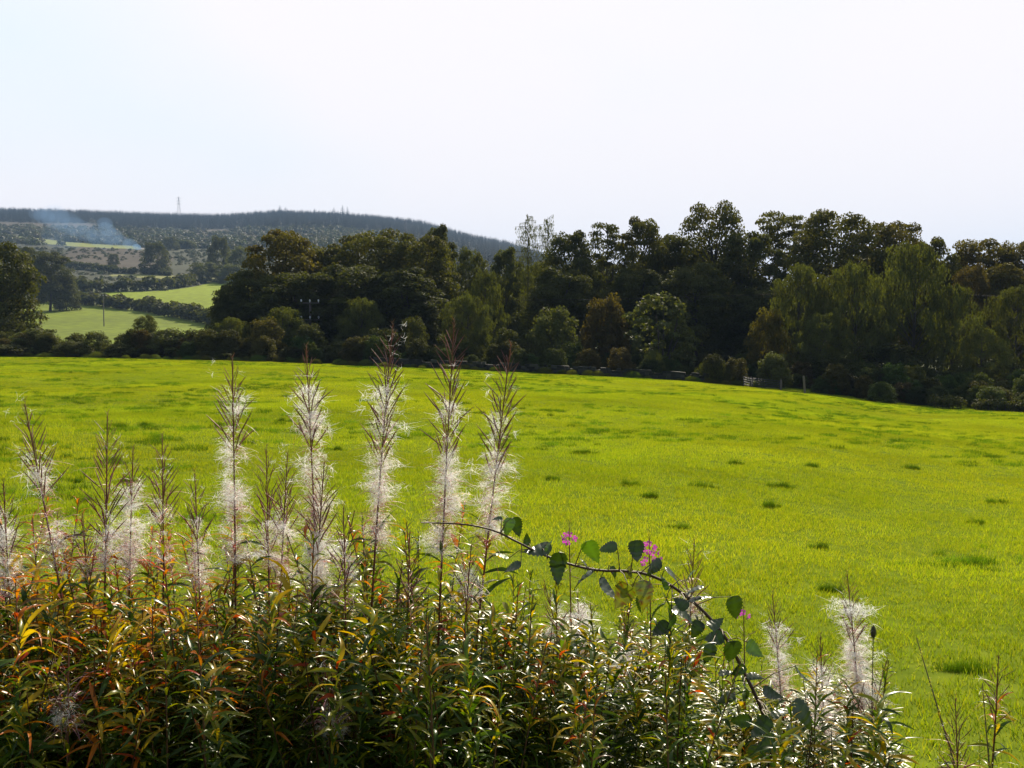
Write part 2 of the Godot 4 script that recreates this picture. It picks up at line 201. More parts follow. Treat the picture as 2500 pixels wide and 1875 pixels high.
const LEAFY := [
	[-1.204, -2.238, 1.143, 7, "leafy willowherb stem in front of the scarlet leaved spike cut by the left edge", 1],
	[-1.343, -2.506, 1.136, 3, "leafy willowherb stem close behind the scarlet leaved spike cut by the left edge", 1],
	[-1.628, -3.07, 1.0, 7, "leafy willowherb stem close behind the scarlet leaved spike cut by the left edge", 1],
	[-1.777, -3.389, 0.961, 7, "leafy willowherb stem well behind the scarlet leaved spike cut by the left edge", 1],
	[-1.09, -2.149, 1.07, 5, "leafy willowherb stem in front of the scarlet leaved spike cut by the left edge", 1],
	[-1.304, -2.542, 1.087, 1, "leafy willowherb stem close behind the scarlet leaved spike cut by the left edge", 1],
	[-1.472, -2.881, 0.97, 6, "leafy willowherb stem close behind the scarlet leaved spike cut by the left edge", 1],
	[-1.806, -3.498, 1.013, 3, "leafy willowherb stem well behind the scarlet leaved spike cut by the left edge", 1],
	[-1.04, -2.066, 1.12, 7, "leafy willowherb stem in front of the scarlet leaved spike cut by the left edge", 1],
	[-1.303, -2.616, 1.144, 5, "leafy willowherb stem close behind the scarlet leaved spike cut by the left edge", 1],
	[-1.415, -2.864, 1.24, 3, "leafy willowherb stem close behind the scarlet leaved spike cut by the left edge", 1],
	[-1.685, -3.474, 1.15, 5, "leafy willowherb stem well behind the scarlet leaved spike cut by the left edge", 1],
	[-1.044, -2.186, 1.205, 6, "leafy willowherb stem in front of the scarlet leaved spike cut by the left edge", 1],
	[-1.143, -2.412, 1.288, 3, "leafy willowherb stem close behind the scarlet leaved spike cut by the left edge", 1],
	[-1.422, -2.962, 1.169, 5, "leafy willowherb stem close behind the scarlet leaved spike cut by the left edge", 1],
	[-1.757, -3.646, 0.95, 5, "leafy willowherb stem well behind the scarlet leaved spike cut by the left edge", 1],
	[-1.019, -2.195, 0.985, 1, "leafy willowherb stem in front of the scarlet leaved spike cut by the left edge", 1],
	[-1.143, -2.555, 1.215, 3, "leafy willowherb stem close behind the dark red stalk at left", 29],
	[-1.367, -3.033, 1.203, 4, "leafy willowherb stem close behind the scarlet leaved spike cut by the left edge", 1],
	[-1.617, -3.631, 0.952, 5, "leafy willowherb stem well behind the dark red stalk at left", 29],
	[-0.97, -2.236, 1.102, 3, "leafy willowherb stem in front of the bare branching spike with one fluff ball", 2],
	[-1.067, -2.504, 1.176, 0, "leafy willowherb stem close behind the bare branching spike with one fluff ball", 2],
	[-1.251, -2.933, 1.084, 5, "leafy willowherb stem close behind the bare branching spike with one fluff ball", 2],
	[-1.497, -3.448, 1.11, 7, "leafy willowherb stem well behind the dark red stalk at left", 29],
	[-0.934, -2.296, 1.001, 1, "leafy willowherb stem in front of the small dead spike at left", 15],
	[-1.066, -2.543, 1.246, 2, "leafy willowherb stem in front of the small dead spike at left", 15],
	[-1.208, -2.938, 0.924, 1, "leafy willowherb stem close behind the small dead spike at left", 15],
	[-1.507, -3.598, 0.962, 2, "leafy willowherb stem well behind the small dead spike at left", 15],
	[-0.868, -2.216, 1.122, 2, "leafy willowherb stem in front of the bushy spike leaning at the left edge", 0],
	[-0.976, -2.529, 1.191, 3, "leafy willowherb stem close behind the bushy spike leaning at the left edge", 0],
	[-1.205, -3.034, 1.154, 5, "leafy willowherb stem close behind the small dead spike at left", 15],
	[-1.433, -3.627, 0.756, 6, "leafy willowherb stem well behind the bushy spike leaning at the left edge", 0],
	[-0.847, -2.319, 1.118, 2, "leafy willowherb stem in front of the short spike wrapped in fluff cloud", 4],
	[-0.938, -2.568, 1.242, 5, "leafy willowherb stem in front of the short spike wrapped in fluff cloud", 4],
	[-1.064, -2.87, 1.14, 4, "leafy willowherb stem close behind the short spike wrapped in fluff cloud", 4],
	[-1.321, -3.482, 1.03, 3, "leafy willowherb stem well behind the bushy spike leaning at the left edge", 0],
	[-0.801, -2.264, 1.084, 4, "leafy willowherb stem in front of the slim spike right of the big fluff cloud", 3],
	[-0.836, -2.429, 1.116, 7, "leafy willowherb stem in front of the slim spike right of the big fluff cloud", 3],
	[-1.059, -3.041, 1.007, 2, "leafy willowherb stem close behind the slim spike right of the big fluff cloud", 3],
	[-1.271, -3.65, 1.01, 3, "leafy willowherb stem well behind the slim spike right of the big fluff cloud", 3],
	[-0.714, -2.092, 1.094, 6, "leafy willowherb stem in front of the slim spike right of the big fluff cloud", 3],
	[-0.873, -2.621, 1.18, 0, "leafy willowherb stem in front of the slim spike right of the big fluff cloud", 3],
	[-0.983, -2.954, 0.985, 1, "leafy willowherb stem close behind the slim spike right of the big fluff cloud", 3],
	[-1.104, -3.425, 1.046, 0, "leafy willowherb stem well behind the small spike left of the first tall one", 5],
	[-0.695, -2.17, 0.965, 7, "leafy willowherb stem in front of the small spike left of the first tall one", 5],
	[-0.857, -2.676, 1.008, 4, "leafy willowherb stem in front of the small spike left of the first tall one", 5],
	[-0.867, -2.811, 1.1, 1, "leafy willowherb stem close behind the small spike left of the first tall one", 5],
	[-1.117, -3.539, 0.731, 0, "leafy willowherb stem well behind the small spike left of the first tall one", 5],
	[-0.623, -2.098, 1.181, 4, "leafy willowherb stem in front of the small spike left of the first tall one", 5],
	[-0.717, -2.477, 1.256, 0, "leafy willowherb stem in front of the first tall seed spike", 6],
	[-0.885, -2.955, 1.181, 3, "leafy willowherb stem close behind the small spike left of the first tall one", 5],
	[-1.052, -3.515, 0.863, 6, "leafy willowherb stem well behind the small spike left of the first tall one", 5],
	[-0.635, -2.306, 1.124, 2, "leafy willowherb stem in front of the first tall seed spike", 6],
	[-0.707, -2.59, 1.261, 4, "leafy willowherb stem close behind the first tall seed spike", 6],
	[-0.834, -2.982, 1.009, 4, "leafy willowherb stem close behind the first tall seed spike", 6],
	[-1.009, -3.648, 0.97, 5, "leafy willowherb stem well behind the first tall seed spike", 6],
	[-0.519, -2.147, 1.159, 1, "leafy willowherb stem in front of the thin one-sided spike", 7],
	[-0.604, -2.419, 1.284, 1, "leafy willowherb stem in front of the thin one-sided spike", 7],
	[-0.699, -2.817, 1.181, 2, "leafy willowherb stem close behind the thin one-sided spike", 7],
	[-0.879, -3.571, 0.893, 7, "leafy willowherb stem well behind the thin one-sided spike", 7],
	[-0.515, -2.275, 1.061, 2, "leafy willowherb stem in front of the spike with fluff ball at its foot", 8],
	[-0.596, -2.654, 1.176, 3, "leafy willowherb stem in front of the spike with fluff ball at its foot", 8],
	[-0.734, -3.057, 0.876, 0, "leafy willowherb stem close behind the thin one-sided spike", 7],
	[-0.792, -3.486, 0.99, 1, "leafy willowherb stem well behind the spike with fluff ball at its foot", 8],
	[-0.48, -2.279, 1.081, 7, "leafy willowherb stem in front of the spike with fluff ball at its foot", 8],
	[-0.537, -2.464, 1.249, 7, "leafy willowherb stem in front of the spike with fluff ball at its foot", 8],
	[-0.633, -2.987, 1.107, 3, "leafy willowherb stem close behind the spike with fluff ball at its foot", 8],
	[-0.77, -3.539, 0.786, 2, "leafy willowherb stem well behind the spike with fluff ball at its foot", 8],
	[-0.449, -2.256, 1.109, 4, "leafy willowherb stem in front of the second tall seed spike", 9],
	[-0.482, -2.49, 1.204, 1, "leafy willowherb stem in front of the second tall seed spike", 9],
	[-0.621, -3.108, 0.859, 6, "leafy willowherb stem close behind the second tall seed spike", 9],
	[-0.645, -3.579, 1.018, 4, "leafy willowherb stem well behind the small spike between second and third tall ones", 11],
	[-0.402, -2.265, 1.035, 3, "leafy willowherb stem in front of the small spike between second and third tall ones", 11],
	[-0.422, -2.608, 1.118, 6, "leafy willowherb stem close behind the dull pink dead spike", 28],
	[-0.493, -2.791, 1.029, 5, "leafy willowherb stem close behind the small spike between second and third tall ones", 11],
	[-0.607, -3.421, 0.779, 1, "leafy willowherb stem well behind the small spike between second and third tall ones", 11],
	[-0.319, -2.282, 1.015, 0, "leafy willowherb stem in front of the third tall seed spike", 12],
	[-0.39, -2.47, 1.192, 4, "leafy willowherb stem close behind the dull pink dead spike", 28],
	[-0.471, -3.073, 0.887, 6, "leafy willowherb stem close behind the dull pink dead spike", 28],
	[-0.509, -3.639, 1.004, 6, "leafy willowherb stem well behind the third tall seed spike", 12],
	[-0.289, -2.332, 1.082, 2, "leafy willowherb stem in front of the brown spike between third and fourth", 27],
	[-0.329, -2.52, 1.155, 3, "leafy willowherb stem close behind the brown spike between third and fourth", 27],
	[-0.358, -2.814, 1.184, 7, "leafy willowherb stem close behind the brown spike between third and fourth", 27],
	[-0.44, -3.385, 0.839, 3, "leafy willowherb stem well behind the brown spike between third and fourth", 27],
	[-0.245, -2.123, 1.09, 3, "leafy willowherb stem in front of the brown spike between third and fourth", 27],
	[-0.259, -2.511, 1.247, 5, "leafy willowherb stem close behind the brown spike between third and fourth", 27],
	[-0.305, -2.82, 1.166, 3, "leafy willowherb stem close behind the brown spike between third and fourth", 27],
	[-0.356, -3.381, 1.073, 6, "leafy willowherb stem well behind the brown spike between third and fourth", 27],
	[-0.166, -2.063, 1.166, 7, "leafy willowherb stem in front of the brown spike where the bramble starts", 26],
	[-0.25, -2.691, 1.244, 7, "leafy willowherb stem close behind the fourth tall seed spike", 13],
	[-0.246, -2.997, 1.195, 4, "leafy willowherb stem close behind the brown spike where the bramble starts", 26],
	[-0.288, -3.372, 1.045, 4, "leafy willowherb stem well behind the fourth tall seed spike", 13],
	[-0.136, -2.043, 1.169, 4, "leafy willowherb stem in front of the fifth tall seed spike", 14],
	[-0.183, -2.542, 1.233, 3, "leafy willowherb stem in front of the fifth tall seed spike", 14],
	[-0.216, -2.797, 1.174, 7, "leafy willowherb stem close behind the brown spike where the bramble starts", 26],
	[-0.236, -3.636, 0.9, 3, "leafy willowherb stem well behind the fifth tall seed spike", 14],
	[-0.092, -2.103, 1.044, 4, "leafy willowherb stem in front of the fifth tall seed spike", 14],
	[-0.126, -2.635, 0.961, 3, "leafy willowherb stem close behind the fifth tall seed spike", 14],
	[-0.159, -2.985, 1.0, 3, "leafy willowherb stem close behind the fifth tall seed spike", 14],
	[-0.132, -3.357, 0.82, 0, "leafy willowherb stem well behind the fifth tall seed spike", 14],
	[-0.076, -2.184, 1.056, 5, "leafy willowherb stem in front of the fifth tall seed spike", 14],
	[-0.045, -2.599, 1.099, 7, "leafy willowherb stem close behind the fifth tall seed spike", 14],
	[-0.07, -2.932, 0.972, 1, "leafy willowherb stem close behind the fifth tall seed spike", 14],
	[-0.112, -3.52, 0.989, 3, "leafy willowherb stem well behind the fifth tall seed spike", 14],
	[-0.003, -2.056, 1.135, 7, "leafy willowherb stem in front of the fluff tuft under the pink flowers", 24],
	[-0.015, -2.4, 1.112, 6, "leafy willowherb stem in front of the fluff tuft under the pink flowers", 24],
	[-0.013, -2.81, 0.992, 0, "leafy willowherb stem in front of the fluff tuft under the pink flowers", 24],
	[-0.007, -3.447, 0.833, 0, "leafy willowherb stem well behind the fluff tuft under the pink flowers", 24],
	[0.04, -2.271, 1.01, 1, "leafy willowherb stem in front of the fluff tuft under the pink flowers", 24],
	[0.021, -2.643, 0.901, 6, "leafy willowherb stem in front of the fluff tuft under the pink flowers", 24],
	[0.018, -3.053, 0.974, 2, "leafy willowherb stem close behind the fluff tuft under the pink flowers", 24],
	[0.034, -3.504, 0.924, 6, "leafy willowherb stem well behind the fluff tuft under the pink flowers", 24],
	[0.06, -2.091, 0.992, 6, "leafy willowherb stem in front of the fluff tuft under the pink flowers", 24],
	[0.086, -3.395, 0.681, 2, "leafy willowherb stem well behind the fluff tuft under the pink flowers", 24],
	[0.13, -2.29, 0.983, 4, "leafy willowherb stem in front of the fluff tuft under the pink flowers", 24],
	[0.14, -2.531, 1.128, 2, "leafy willowherb stem in front of the fluff tuft under the pink flowers", 24],
	[0.132, -2.811, 0.881, 4, "leafy willowherb stem in front of the fluff tuft under the pink flowers", 24],
	[0.143, -2.073, 1.024, 7, "leafy willowherb stem in front of the fluff tuft under the pink flowers", 24],
	[0.207, -2.828, 1.02, 3, "leafy willowherb stem in front of the fluff tuft under the pink flowers", 24],
	[0.282, -3.484, 0.863, 4, "leafy willowherb stem well behind the forked spike under the bramble", 23],
	[0.208, -2.11, 0.89, 5, "leafy willowherb stem in front of the forked spike under the bramble", 23],
	[0.227, -2.651, 0.954, 5, "leafy willowherb stem close behind the forked spike under the bramble", 23],
	[0.28, -3.044, 0.881, 7, "leafy willowherb stem close behind the forked spike under the bramble", 23],
	[0.307, -3.549, 0.8, 6, "leafy willowherb stem well behind the forked spike under the bramble", 23],
	[0.243, -2.14, 1.038, 5, "leafy willowherb stem in front of the pale brown spike under the arch", 25],
	[0.265, -2.515, 1.034, 6, "leafy willowherb stem in front of the forked spike under the bramble", 23],
	[0.307, -2.92, 0.9, 5, "leafy willowherb stem close behind the forked spike under the bramble", 23],
	[0.365, -3.368, 0.675, 5, "leafy willowherb stem well behind the forked spike under the bramble", 23],
	[0.301, -2.336, 0.987, 1, "leafy willowherb stem in front of the pale brown spike under the arch", 25],
	[0.342, -2.431, 0.964, 0, "leafy willowherb stem in front of the pale brown spike under the arch", 25],
	[0.447, -3.545, 0.775, 3, "leafy willowherb stem well behind the pale brown spike under the arch", 25],
	[0.326, -2.053, 1.06, 2, "leafy willowherb stem in front of the two-pronged spike above the bramble", 18],
	[0.355, -2.403, 1.144, 0, "leafy willowherb stem in front of the two-pronged spike above the bramble", 18],
	[0.457, -2.998, 0.817, 4, "leafy willowherb stem close behind the two-pronged spike above the bramble", 18],
	[0.525, -3.397, 0.69, 0, "leafy willowherb stem well behind the two-pronged spike above the bramble", 18],
	[0.456, -2.658, 0.812, 7, "leafy willowherb stem in front of the two-pronged spike above the bramble", 18],
	[0.495, -2.951, 0.804, 0, "leafy willowherb stem close behind the two-pronged spike above the bramble", 18],
	[0.567, -3.357, 0.725, 6, "leafy willowherb stem well behind the two-pronged spike above the bramble", 18],
	[0.536, -2.852, 0.852, 7, "leafy willowherb stem close behind the two-pronged spike above the bramble", 18],
	[0.684, -3.361, 0.613, 5, "leafy willowherb stem well behind the two-pronged spike above the bramble", 18],
	[0.523, -2.436, 0.781, 7, "leafy willowherb stem in front of the two-pronged spike above the bramble", 18],
	[0.606, -2.854, 0.825, 6, "leafy willowherb stem close behind the two-pronged spike above the bramble", 18],
	[0.813, -3.593, 0.582, 4, "leafy willowherb stem well behind the two-pronged spike above the bramble", 18],
	[0.532, -2.218, 0.785, 1, "leafy willowherb stem in front of the thin two-podded spike", 17],
	[0.592, -2.475, 0.799, 5, "leafy willowherb stem in front of the thin two-podded spike", 17],
	[0.702, -2.987, 0.749, 0, "leafy willowherb stem close behind the thin two-podded spike", 17],
	[0.855, -3.575, 0.34, 0, "leafy willowherb stem well behind the thin two-podded spike", 17],
	[0.595, -2.327, 0.731, 2, "leafy willowherb stem in front of the thin two-podded spike", 17],
	[0.648, -2.487, 0.915, 5, "leafy willowherb stem in front of the thin two-podded spike", 17],
	[0.767, -2.99, 0.728, 7, "leafy willowherb stem close behind the thin two-podded spike", 17],
	[0.84, -3.371, 0.465, 2, "leafy willowherb stem well behind the thin two-podded spike", 17],
	[0.818, -2.98, 0.635, 7, "leafy willowherb stem close behind the thin two-podded spike", 17],
	[0.662, -2.21, 0.921, 6, "leafy willowherb stem in front of the thin two-podded spike", 17],
	[0.712, -2.436, 0.933, 3, "leafy willowherb stem in front of the thin two-podded spike", 17],
	[0.891, -2.953, 0.801, 1, "leafy willowherb stem close behind the thin two-podded spike", 17],
	[1.003, -3.46, 0.599, 6, "leafy willowherb stem well behind the thin two-podded spike", 17],
	[0.802, -2.474, 0.959, 0, "leafy willowherb stem in front of the short fluffy spike at right", 19],
	[0.993, -3.018, 0.539, 4, "leafy willowherb stem close behind the short fluffy spike at right", 19],
	[1.315, -3.642, 0.486, 5, "leafy willowherb stem well behind the lone fluffy spike at right", 16],
	[0.839, -2.191, 0.619, 0, "leafy willowherb stem in front of the lone fluffy spike at right", 16],
	[1.137, -2.801, 0.558, 1, "leafy willowherb stem close behind the bare red forked spike", 22],
	[1.381, -3.35, 0.325, 2, "leafy willowherb stem well behind the bare red forked spike", 22],
	[1.039, -2.322, 0.661, 6, "leafy willowherb stem in front of the bare red forked spike", 22],
	[1.164, -2.654, 0.621, 4, "leafy willowherb stem close behind the bare red forked spike", 22],
	[1.566, -3.476, 0.277, 0, "leafy willowherb stem well behind the right edge spike", 21],
	[1.443, -3.062, 0.384, 0, "leafy willowherb stem close behind the right edge spike", 21],
	[1.076, -2.212, 0.78, 3, "leafy willowherb stem in front of the right edge spike", 21]
]
const THICKET := [
	[-1.212, -2.179, 1.126],
	[-1.347, -2.478, 0.894],
	[-1.369, -2.498, 0.98],
	[-1.428, -2.65, 1.021],
	[-1.682, -3.097, 0.821],
	[-1.71, -3.079, 0.875],
	[-1.882, -3.477, 0.631],
	[-2.078, -3.778, 0.744],
	[-2.359, -4.239, 0.487],
	[-2.589, -4.657, 0.703],
	[-1.268, -2.307, 1.038],
	[-1.298, -2.397, 1.017],
	[-1.35, -2.519, 1.051],
	[-1.482, -2.752, 0.87],
	[-1.602, -2.985, 0.758],
	[-1.718, -3.231, 0.709],
	[-1.875, -3.428, 0.573],
	[-2.038, -3.847, 0.793],
	[-2.261, -4.141, 0.814],
	[-2.567, -4.723, 0.934],
	[-1.131, -2.154, 1.11],
	[-1.382, -2.594, 1.038],
	[-1.446, -2.671, 1.008],
	[-1.514, -2.81, 0.809],
	[-1.593, -3.0, 0.748],
	[-1.695, -3.225, 0.737],
	[-1.87, -3.48, 0.837],
	[-1.973, -3.723, 0.536],
	[-2.27, -4.305, 0.832],
	[-2.502, -4.605, 0.577],
	[-1.166, -2.248, 0.991],
	[-1.212, -2.332, 0.96],
	[-1.453, -2.735, 0.87],
	[-1.448, -2.737, 0.836],
	[-1.591, -3.038, 0.977],
	[-1.685, -3.187, 0.718],
	[-1.927, -3.63, 0.682],
	[-1.948, -3.726, 0.63],
	[-2.3, -4.325, 0.868],
	[-2.338, -4.483, 0.684],
	[-1.27, -2.441, 0.912],
	[-1.193, -2.349, 1.057],
	[-1.32, -2.508, 0.925],
	[-1.358, -2.644, 0.879],
	[-1.495, -2.924, 0.793],
	[-1.682, -3.284, 0.721],
	[-1.818, -3.561, 0.795],
	[-1.927, -3.794, 0.615],
	[-2.168, -4.246, 0.749],
	[-2.316, -4.476, 0.666],
	[-1.167, -2.266, 1.114],
	[-1.31, -2.583, 1.022],
	[-1.356, -2.647, 0.937],
	[-1.438, -2.782, 0.971],
	[-1.471, -2.936, 0.963],
	[-1.651, -3.21, 0.819],
	[-1.712, -3.377, 0.589],
	[-1.901, -3.739, 0.635],
	[-2.208, -4.302, 0.869],
	[-2.358, -4.576, 0.903],
	[-1.152, -2.295, 1.053],
	[-1.166, -2.349, 1.108],
	[-1.262, -2.546, 1.075],
	[-1.371, -2.74, 0.987],
	[-1.404, -2.854, 0.854],
	[-1.522, -3.064, 0.978],
	[-1.663, -3.378, 0.648],
	[-1.838, -3.714, 0.816],
	[-2.154, -4.248, 0.857],
	[-2.342, -4.724, 0.75],
	[-1.073, -2.166, 1.157],
	[-1.191, -2.4, 1.037],
	[-1.219, -2.511, 1.04],
	[-1.406, -2.814, 0.994],
	[-1.496, -3.099, 0.949],
	[-1.585, -3.222, 0.822],
	[-1.797, -3.597, 0.857],
	[-1.85, -3.8, 0.845],
	[-2.103, -4.252, 0.842],
	[-2.162, -4.462, 0.904],
	[-1.132, -2.349, 1.123],
	[-1.253, -2.579, 1.081],
	[-1.213, -2.543, 1.077],
	[-1.246, -2.61, 1.048],
	[-1.489, -3.074, 0.811],
	[-1.595, -3.282, 0.671],
	[-1.622, -3.37, 0.776],
	[-1.867, -3.848, 0.498],
	[-1.958, -4.075, 0.661],
	[-2.189, -4.578, 0.683],
	[-1.146, -2.408, 0.915],
	[-1.156, -2.383, 1.047],
	[-1.307, -2.727, 0.871],
	[-1.252, -2.643, 0.907],
	[-1.421, -2.949, 0.854],
	[-1.445, -3.066, 0.706],
	[-1.733, -3.556, 0.579],
	[-1.836, -3.83, 0.747],
	[-1.954, -4.145, 0.633],
	[-2.129, -4.5, 0.734],
	[-1.053, -2.199, 0.996],
	[-1.148, -2.436, 0.953],
	[-1.177, -2.534, 1.025],
	[-1.301, -2.78, 0.832],
	[-1.32, -2.845, 1.023],
	[-1.467, -3.124, 0.666],
	[-1.618, -3.42, 0.638],
	[-1.737, -3.73, 0.737],
	[-1.982, -4.285, 0.573],
	[-2.27, -4.748, 0.592],
	[-1.05, -2.314, 0.98],
	[-1.138, -2.462, 0.997],
	[-1.241, -2.667, 0.871],
	[-1.263, -2.719, 1.045],
	[-1.273, -2.803, 0.874],
	[-1.457, -3.157, 0.784],
	[-1.591, -3.428, 0.712],
	[-1.728, -3.711, 0.673],
	[-1.948, -4.137, 0.554],
	[-2.192, -4.707, 0.624],
	[-1.075, -2.41, 1.015],
	[-1.087, -2.395, 1.118],
	[-1.137, -2.478, 0.973],
	[-1.242, -2.776, 0.885],
	[-1.26, -2.829, 0.945],
	[-1.399, -3.089, 0.777],
	[-1.59, -3.463, 0.542],
	[-1.788, -3.862, 0.712],
	[-1.934, -4.309, 0.508],
	[-2.0, -4.477, 0.604],
	[-1.093, -2.426, 1.106],
	[-1.094, -2.411, 0.935],
	[-1.206, -2.733, 0.998],
	[-1.188, -2.608, 0.944],
	[-1.364, -3.022, 0.826],
	[-1.402, -3.145, 0.909],
	[-1.598, -3.527, 0.606],
	[-1.668, -3.762, 0.664],
	[-1.876, -4.182, 0.709],
	[-2.018, -4.59, 0.531],
	[-1.037, -2.4, 1.089],
	[-1.101, -2.525, 1.004],
	[-1.106, -2.566, 0.852],
	[-1.209, -2.697, 0.804],
	[-1.293, -2.9, 0.901],
	[-1.476, -3.317, 0.751],
	[-1.525, -3.424, 0.734],
	[-1.7, -3.891, 0.718],
	[-1.872, -4.195, 0.677],
	[-2.057, -4.686, 0.662],
	[-0.942, -2.186, 1.004],
	[-1.003, -2.378, 1.027],
	[-1.122, -2.575, 0.985],
	[-1.126, -2.643, 0.809],
	[-1.276, -2.953, 0.836],
	[-1.338, -3.136, 0.644],
	[-1.509, -3.433, 0.731],
	[-1.578, -3.719, 0.635],
	[-1.856, -4.317, 0.519],
	[-1.909, -4.491, 0.815],
	[-0.942, -2.242, 1.119],
	[-1.071, -2.552, 0.951],
	[-1.071, -2.535, 1.0],
	[-1.126, -2.723, 1.007],
	[-1.238, -2.875, 0.816],
	[-1.345, -3.261, 0.876],
	[-1.509, -3.63, 0.697],
	[-1.605, -3.723, 0.699],
	[-1.793, -4.31, 0.527],
	[-1.86, -4.482, 0.754],
	[-0.993, -2.391, 1.113],
	[-1.042, -2.486, 1.075],
	[-1.147, -2.737, 0.884],
	[-1.092, -2.678, 0.848],
	[-1.185, -2.872, 0.862],
	[-1.295, -3.104, 0.904],
	[-1.49, -3.578, 0.626],
	[-1.616, -3.812, 0.493],
	[-1.764, -4.189, 0.569],
	[-1.881, -4.64, 0.896],
	[-0.877, -2.161, 1.05],
	[-1.007, -2.42, 1.027],
	[-1.059, -2.619, 0.84],
	[-1.137, -2.768, 0.91],
	[-1.206, -2.906, 0.793],
	[-1.243, -3.083, 0.925],
	[-1.457, -3.551, 0.758],
	[-1.615, -3.949, 0.658],
	[-1.814, -4.342, 0.447],
	[-1.894, -4.725, 0.637],
	[-0.86, -2.161, 1.004],
	[-0.962, -2.371, 1.116],
	[-1.017, -2.5, 1.002],
	[-1.125, -2.87, 0.724],
	[-1.17, -2.932, 0.703],
	[-1.268, -3.223, 0.6],
	[-1.36, -3.436, 0.59],
	[-1.489, -3.766, 0.717],
	[-1.671, -4.141, 0.462],
	[-1.786, -4.55, 0.859],
	[-0.89, -2.269, 0.928],
	[-0.958, -2.397, 0.89],
	[-1.0, -2.515, 0.864],
	[-1.117, -2.782, 0.86],
	[-1.187, -3.05, 0.777],
	[-1.295, -3.347, 0.68],
	[-1.361, -3.55, 0.664],
	[-1.486, -3.733, 0.581],
	[-1.734, -4.327, 0.483],
	[-1.841, -4.64, 0.614],
	[-0.875, -2.273, 1.113],
	[-1.017, -2.598, 0.952],
	[-0.994, -2.636, 0.963],
	[-1.015, -2.686, 0.841],
	[-1.153, -2.979, 0.796],
	[-1.32, -3.347, 0.613],
	[-1.394, -3.591, 0.62],
	[-1.504, -3.896, 0.702],
	[-1.547, -4.123, 0.551],
	[-1.781, -4.737, 0.49],
	[-0.856, -2.24, 0.95],
	[-0.925, -2.431, 0.946],
	[-0.963, -2.589, 0.936],
	[-0.971, -2.603, 0.927],
	[-1.125, -2.95, 0.835],
	[-1.141, -3.106, 0.853],
	[-1.372, -3.62, 0.528],
	[-1.373, -3.678, 0.521],
	[-1.566, -4.143, 0.767],
	[-1.698, -4.553, 0.726],
	[-0.865, -2.339, 0.891],
	[-0.929, -2.568, 0.993],
	[-0.937, -2.482, 0.941],
	[-1.029, -2.808, 0.786],
	[-1.124, -2.966, 0.742],
	[-1.129, -3.055, 0.886],
	[-1.322, -3.52, 0.545],
	[-1.333, -3.693, 0.592],
	[-1.538, -4.206, 0.734],
	[-1.784, -4.734, 0.863],
	[-0.864, -2.39, 0.994],
	[-0.837, -2.343, 0.973],
	[-0.961, -2.639, 1.018],
	[-0.933, -2.657, 0.998],
	[-1.079, -2.919, 0.891],
	[-1.151, -3.121, 0.88],
	[-1.251, -3.402, 0.63],
	[-1.335, -3.776, 0.599],
	[-1.442, -4.07, 0.386],
	[-1.636, -4.574, 0.587],
	[-0.838, -2.41, 1.075],
	[-0.827, -2.302, 1.032],
	[-0.905, -2.551, 0.956],
	[-1.03, -2.888, 0.772],
	[-1.006, -2.916, 0.783],
	[-1.115, -3.134, 0.753],
	[-1.174, -3.389, 0.731],
	[-1.346, -3.816, 0.473],
	[-1.442, -4.16, 0.676],
	[-1.642, -4.624, 0.573],
	[-0.831, -2.408, 1.033],
	[-0.837, -2.479, 0.818],
	[-0.863, -2.571, 0.897],
	[-0.99, -2.803, 0.772],
	[-1.027, -3.029, 0.688],
	[-1.039, -3.055, 0.854],
	[-1.169, -3.419, 0.544],
	[-1.321, -3.924, 0.724],
	[-1.448, -4.266, 0.698],
	[-1.6, -4.57, 0.477],
	[-0.773, -2.338, 0.99],
	[-0.779, -2.353, 0.879],
	[-0.903, -2.719, 0.807],
	[-0.967, -2.9, 0.807],
	[-0.949, -2.887, 0.914],
	[-1.089, -3.253, 0.769],
	[-1.199, -3.577, 0.62],
	[-1.278, -3.839, 0.544],
	[-1.409, -4.199, 0.674],
	[-1.523, -4.623, 0.538],
	[-0.793, -2.347, 0.921],
	[-0.809, -2.509, 0.91],
	[-0.827, -2.546, 1.03],
	[-0.909, -2.725, 0.746],
	[-0.917, -2.866, 0.784],
	[-1.061, -3.183, 0.566],
	[-1.188, -3.602, 0.528],
	[-1.224, -3.712, 0.514],
	[-1.357, -4.197, 0.459],
	[-1.484, -4.618, 0.477],
	[-0.73, -2.221, 0.962],
	[-0.75, -2.404, 1.046],
	[-0.845, -2.656, 0.977],
	[-0.839, -2.602, 0.849],
	[-0.991, -3.009, 0.723],
	[-0.992, -3.122, 0.707],
	[-1.195, -3.632, 0.615],
	[-1.286, -3.902, 0.383],
	[-1.329, -4.054, 0.488],
	[-1.505, -4.541, 0.427],
	[-0.7, -2.198, 0.936],
	[-0.77, -2.467, 0.999],
	[-0.819, -2.596, 0.787],
	[-0.851, -2.679, 0.816],
	[-0.925, -3.035, 0.773],
	[-0.99, -3.136, 0.853],
	[-1.098, -3.546, 0.55],
	[-1.161, -3.769, 0.758],
	[-1.335, -4.208, 0.39],
	[-1.444, -4.666, 0.816],
	[-0.711, -2.344, 1.021],
	[-0.8, -2.576, 1.004],
	[-0.769, -2.482, 1.05],
	[-0.812, -2.721, 0.744],
	[-0.94, -3.019, 0.793],
	[-0.941, -3.093, 0.714],
	[-1.087, -3.47, 0.586],
	[-1.111, -3.715, 0.607],
	[-1.356, -4.3, 0.54],
	[-1.394, -4.467, 0.789],
	[-0.623, -2.153, 1.151],
	[-0.736, -2.414, 0.919],
	[-0.766, -2.62, 0.866],
	[-0.811, -2.729, 0.869],
	[-0.861, -2.92, 0.909],
	[-1.003, -3.267, 0.597],
	[-1.026, -3.476, 0.621],
	[-1.15, -3.91, 0.725],
	[-1.219, -4.117, 0.453],
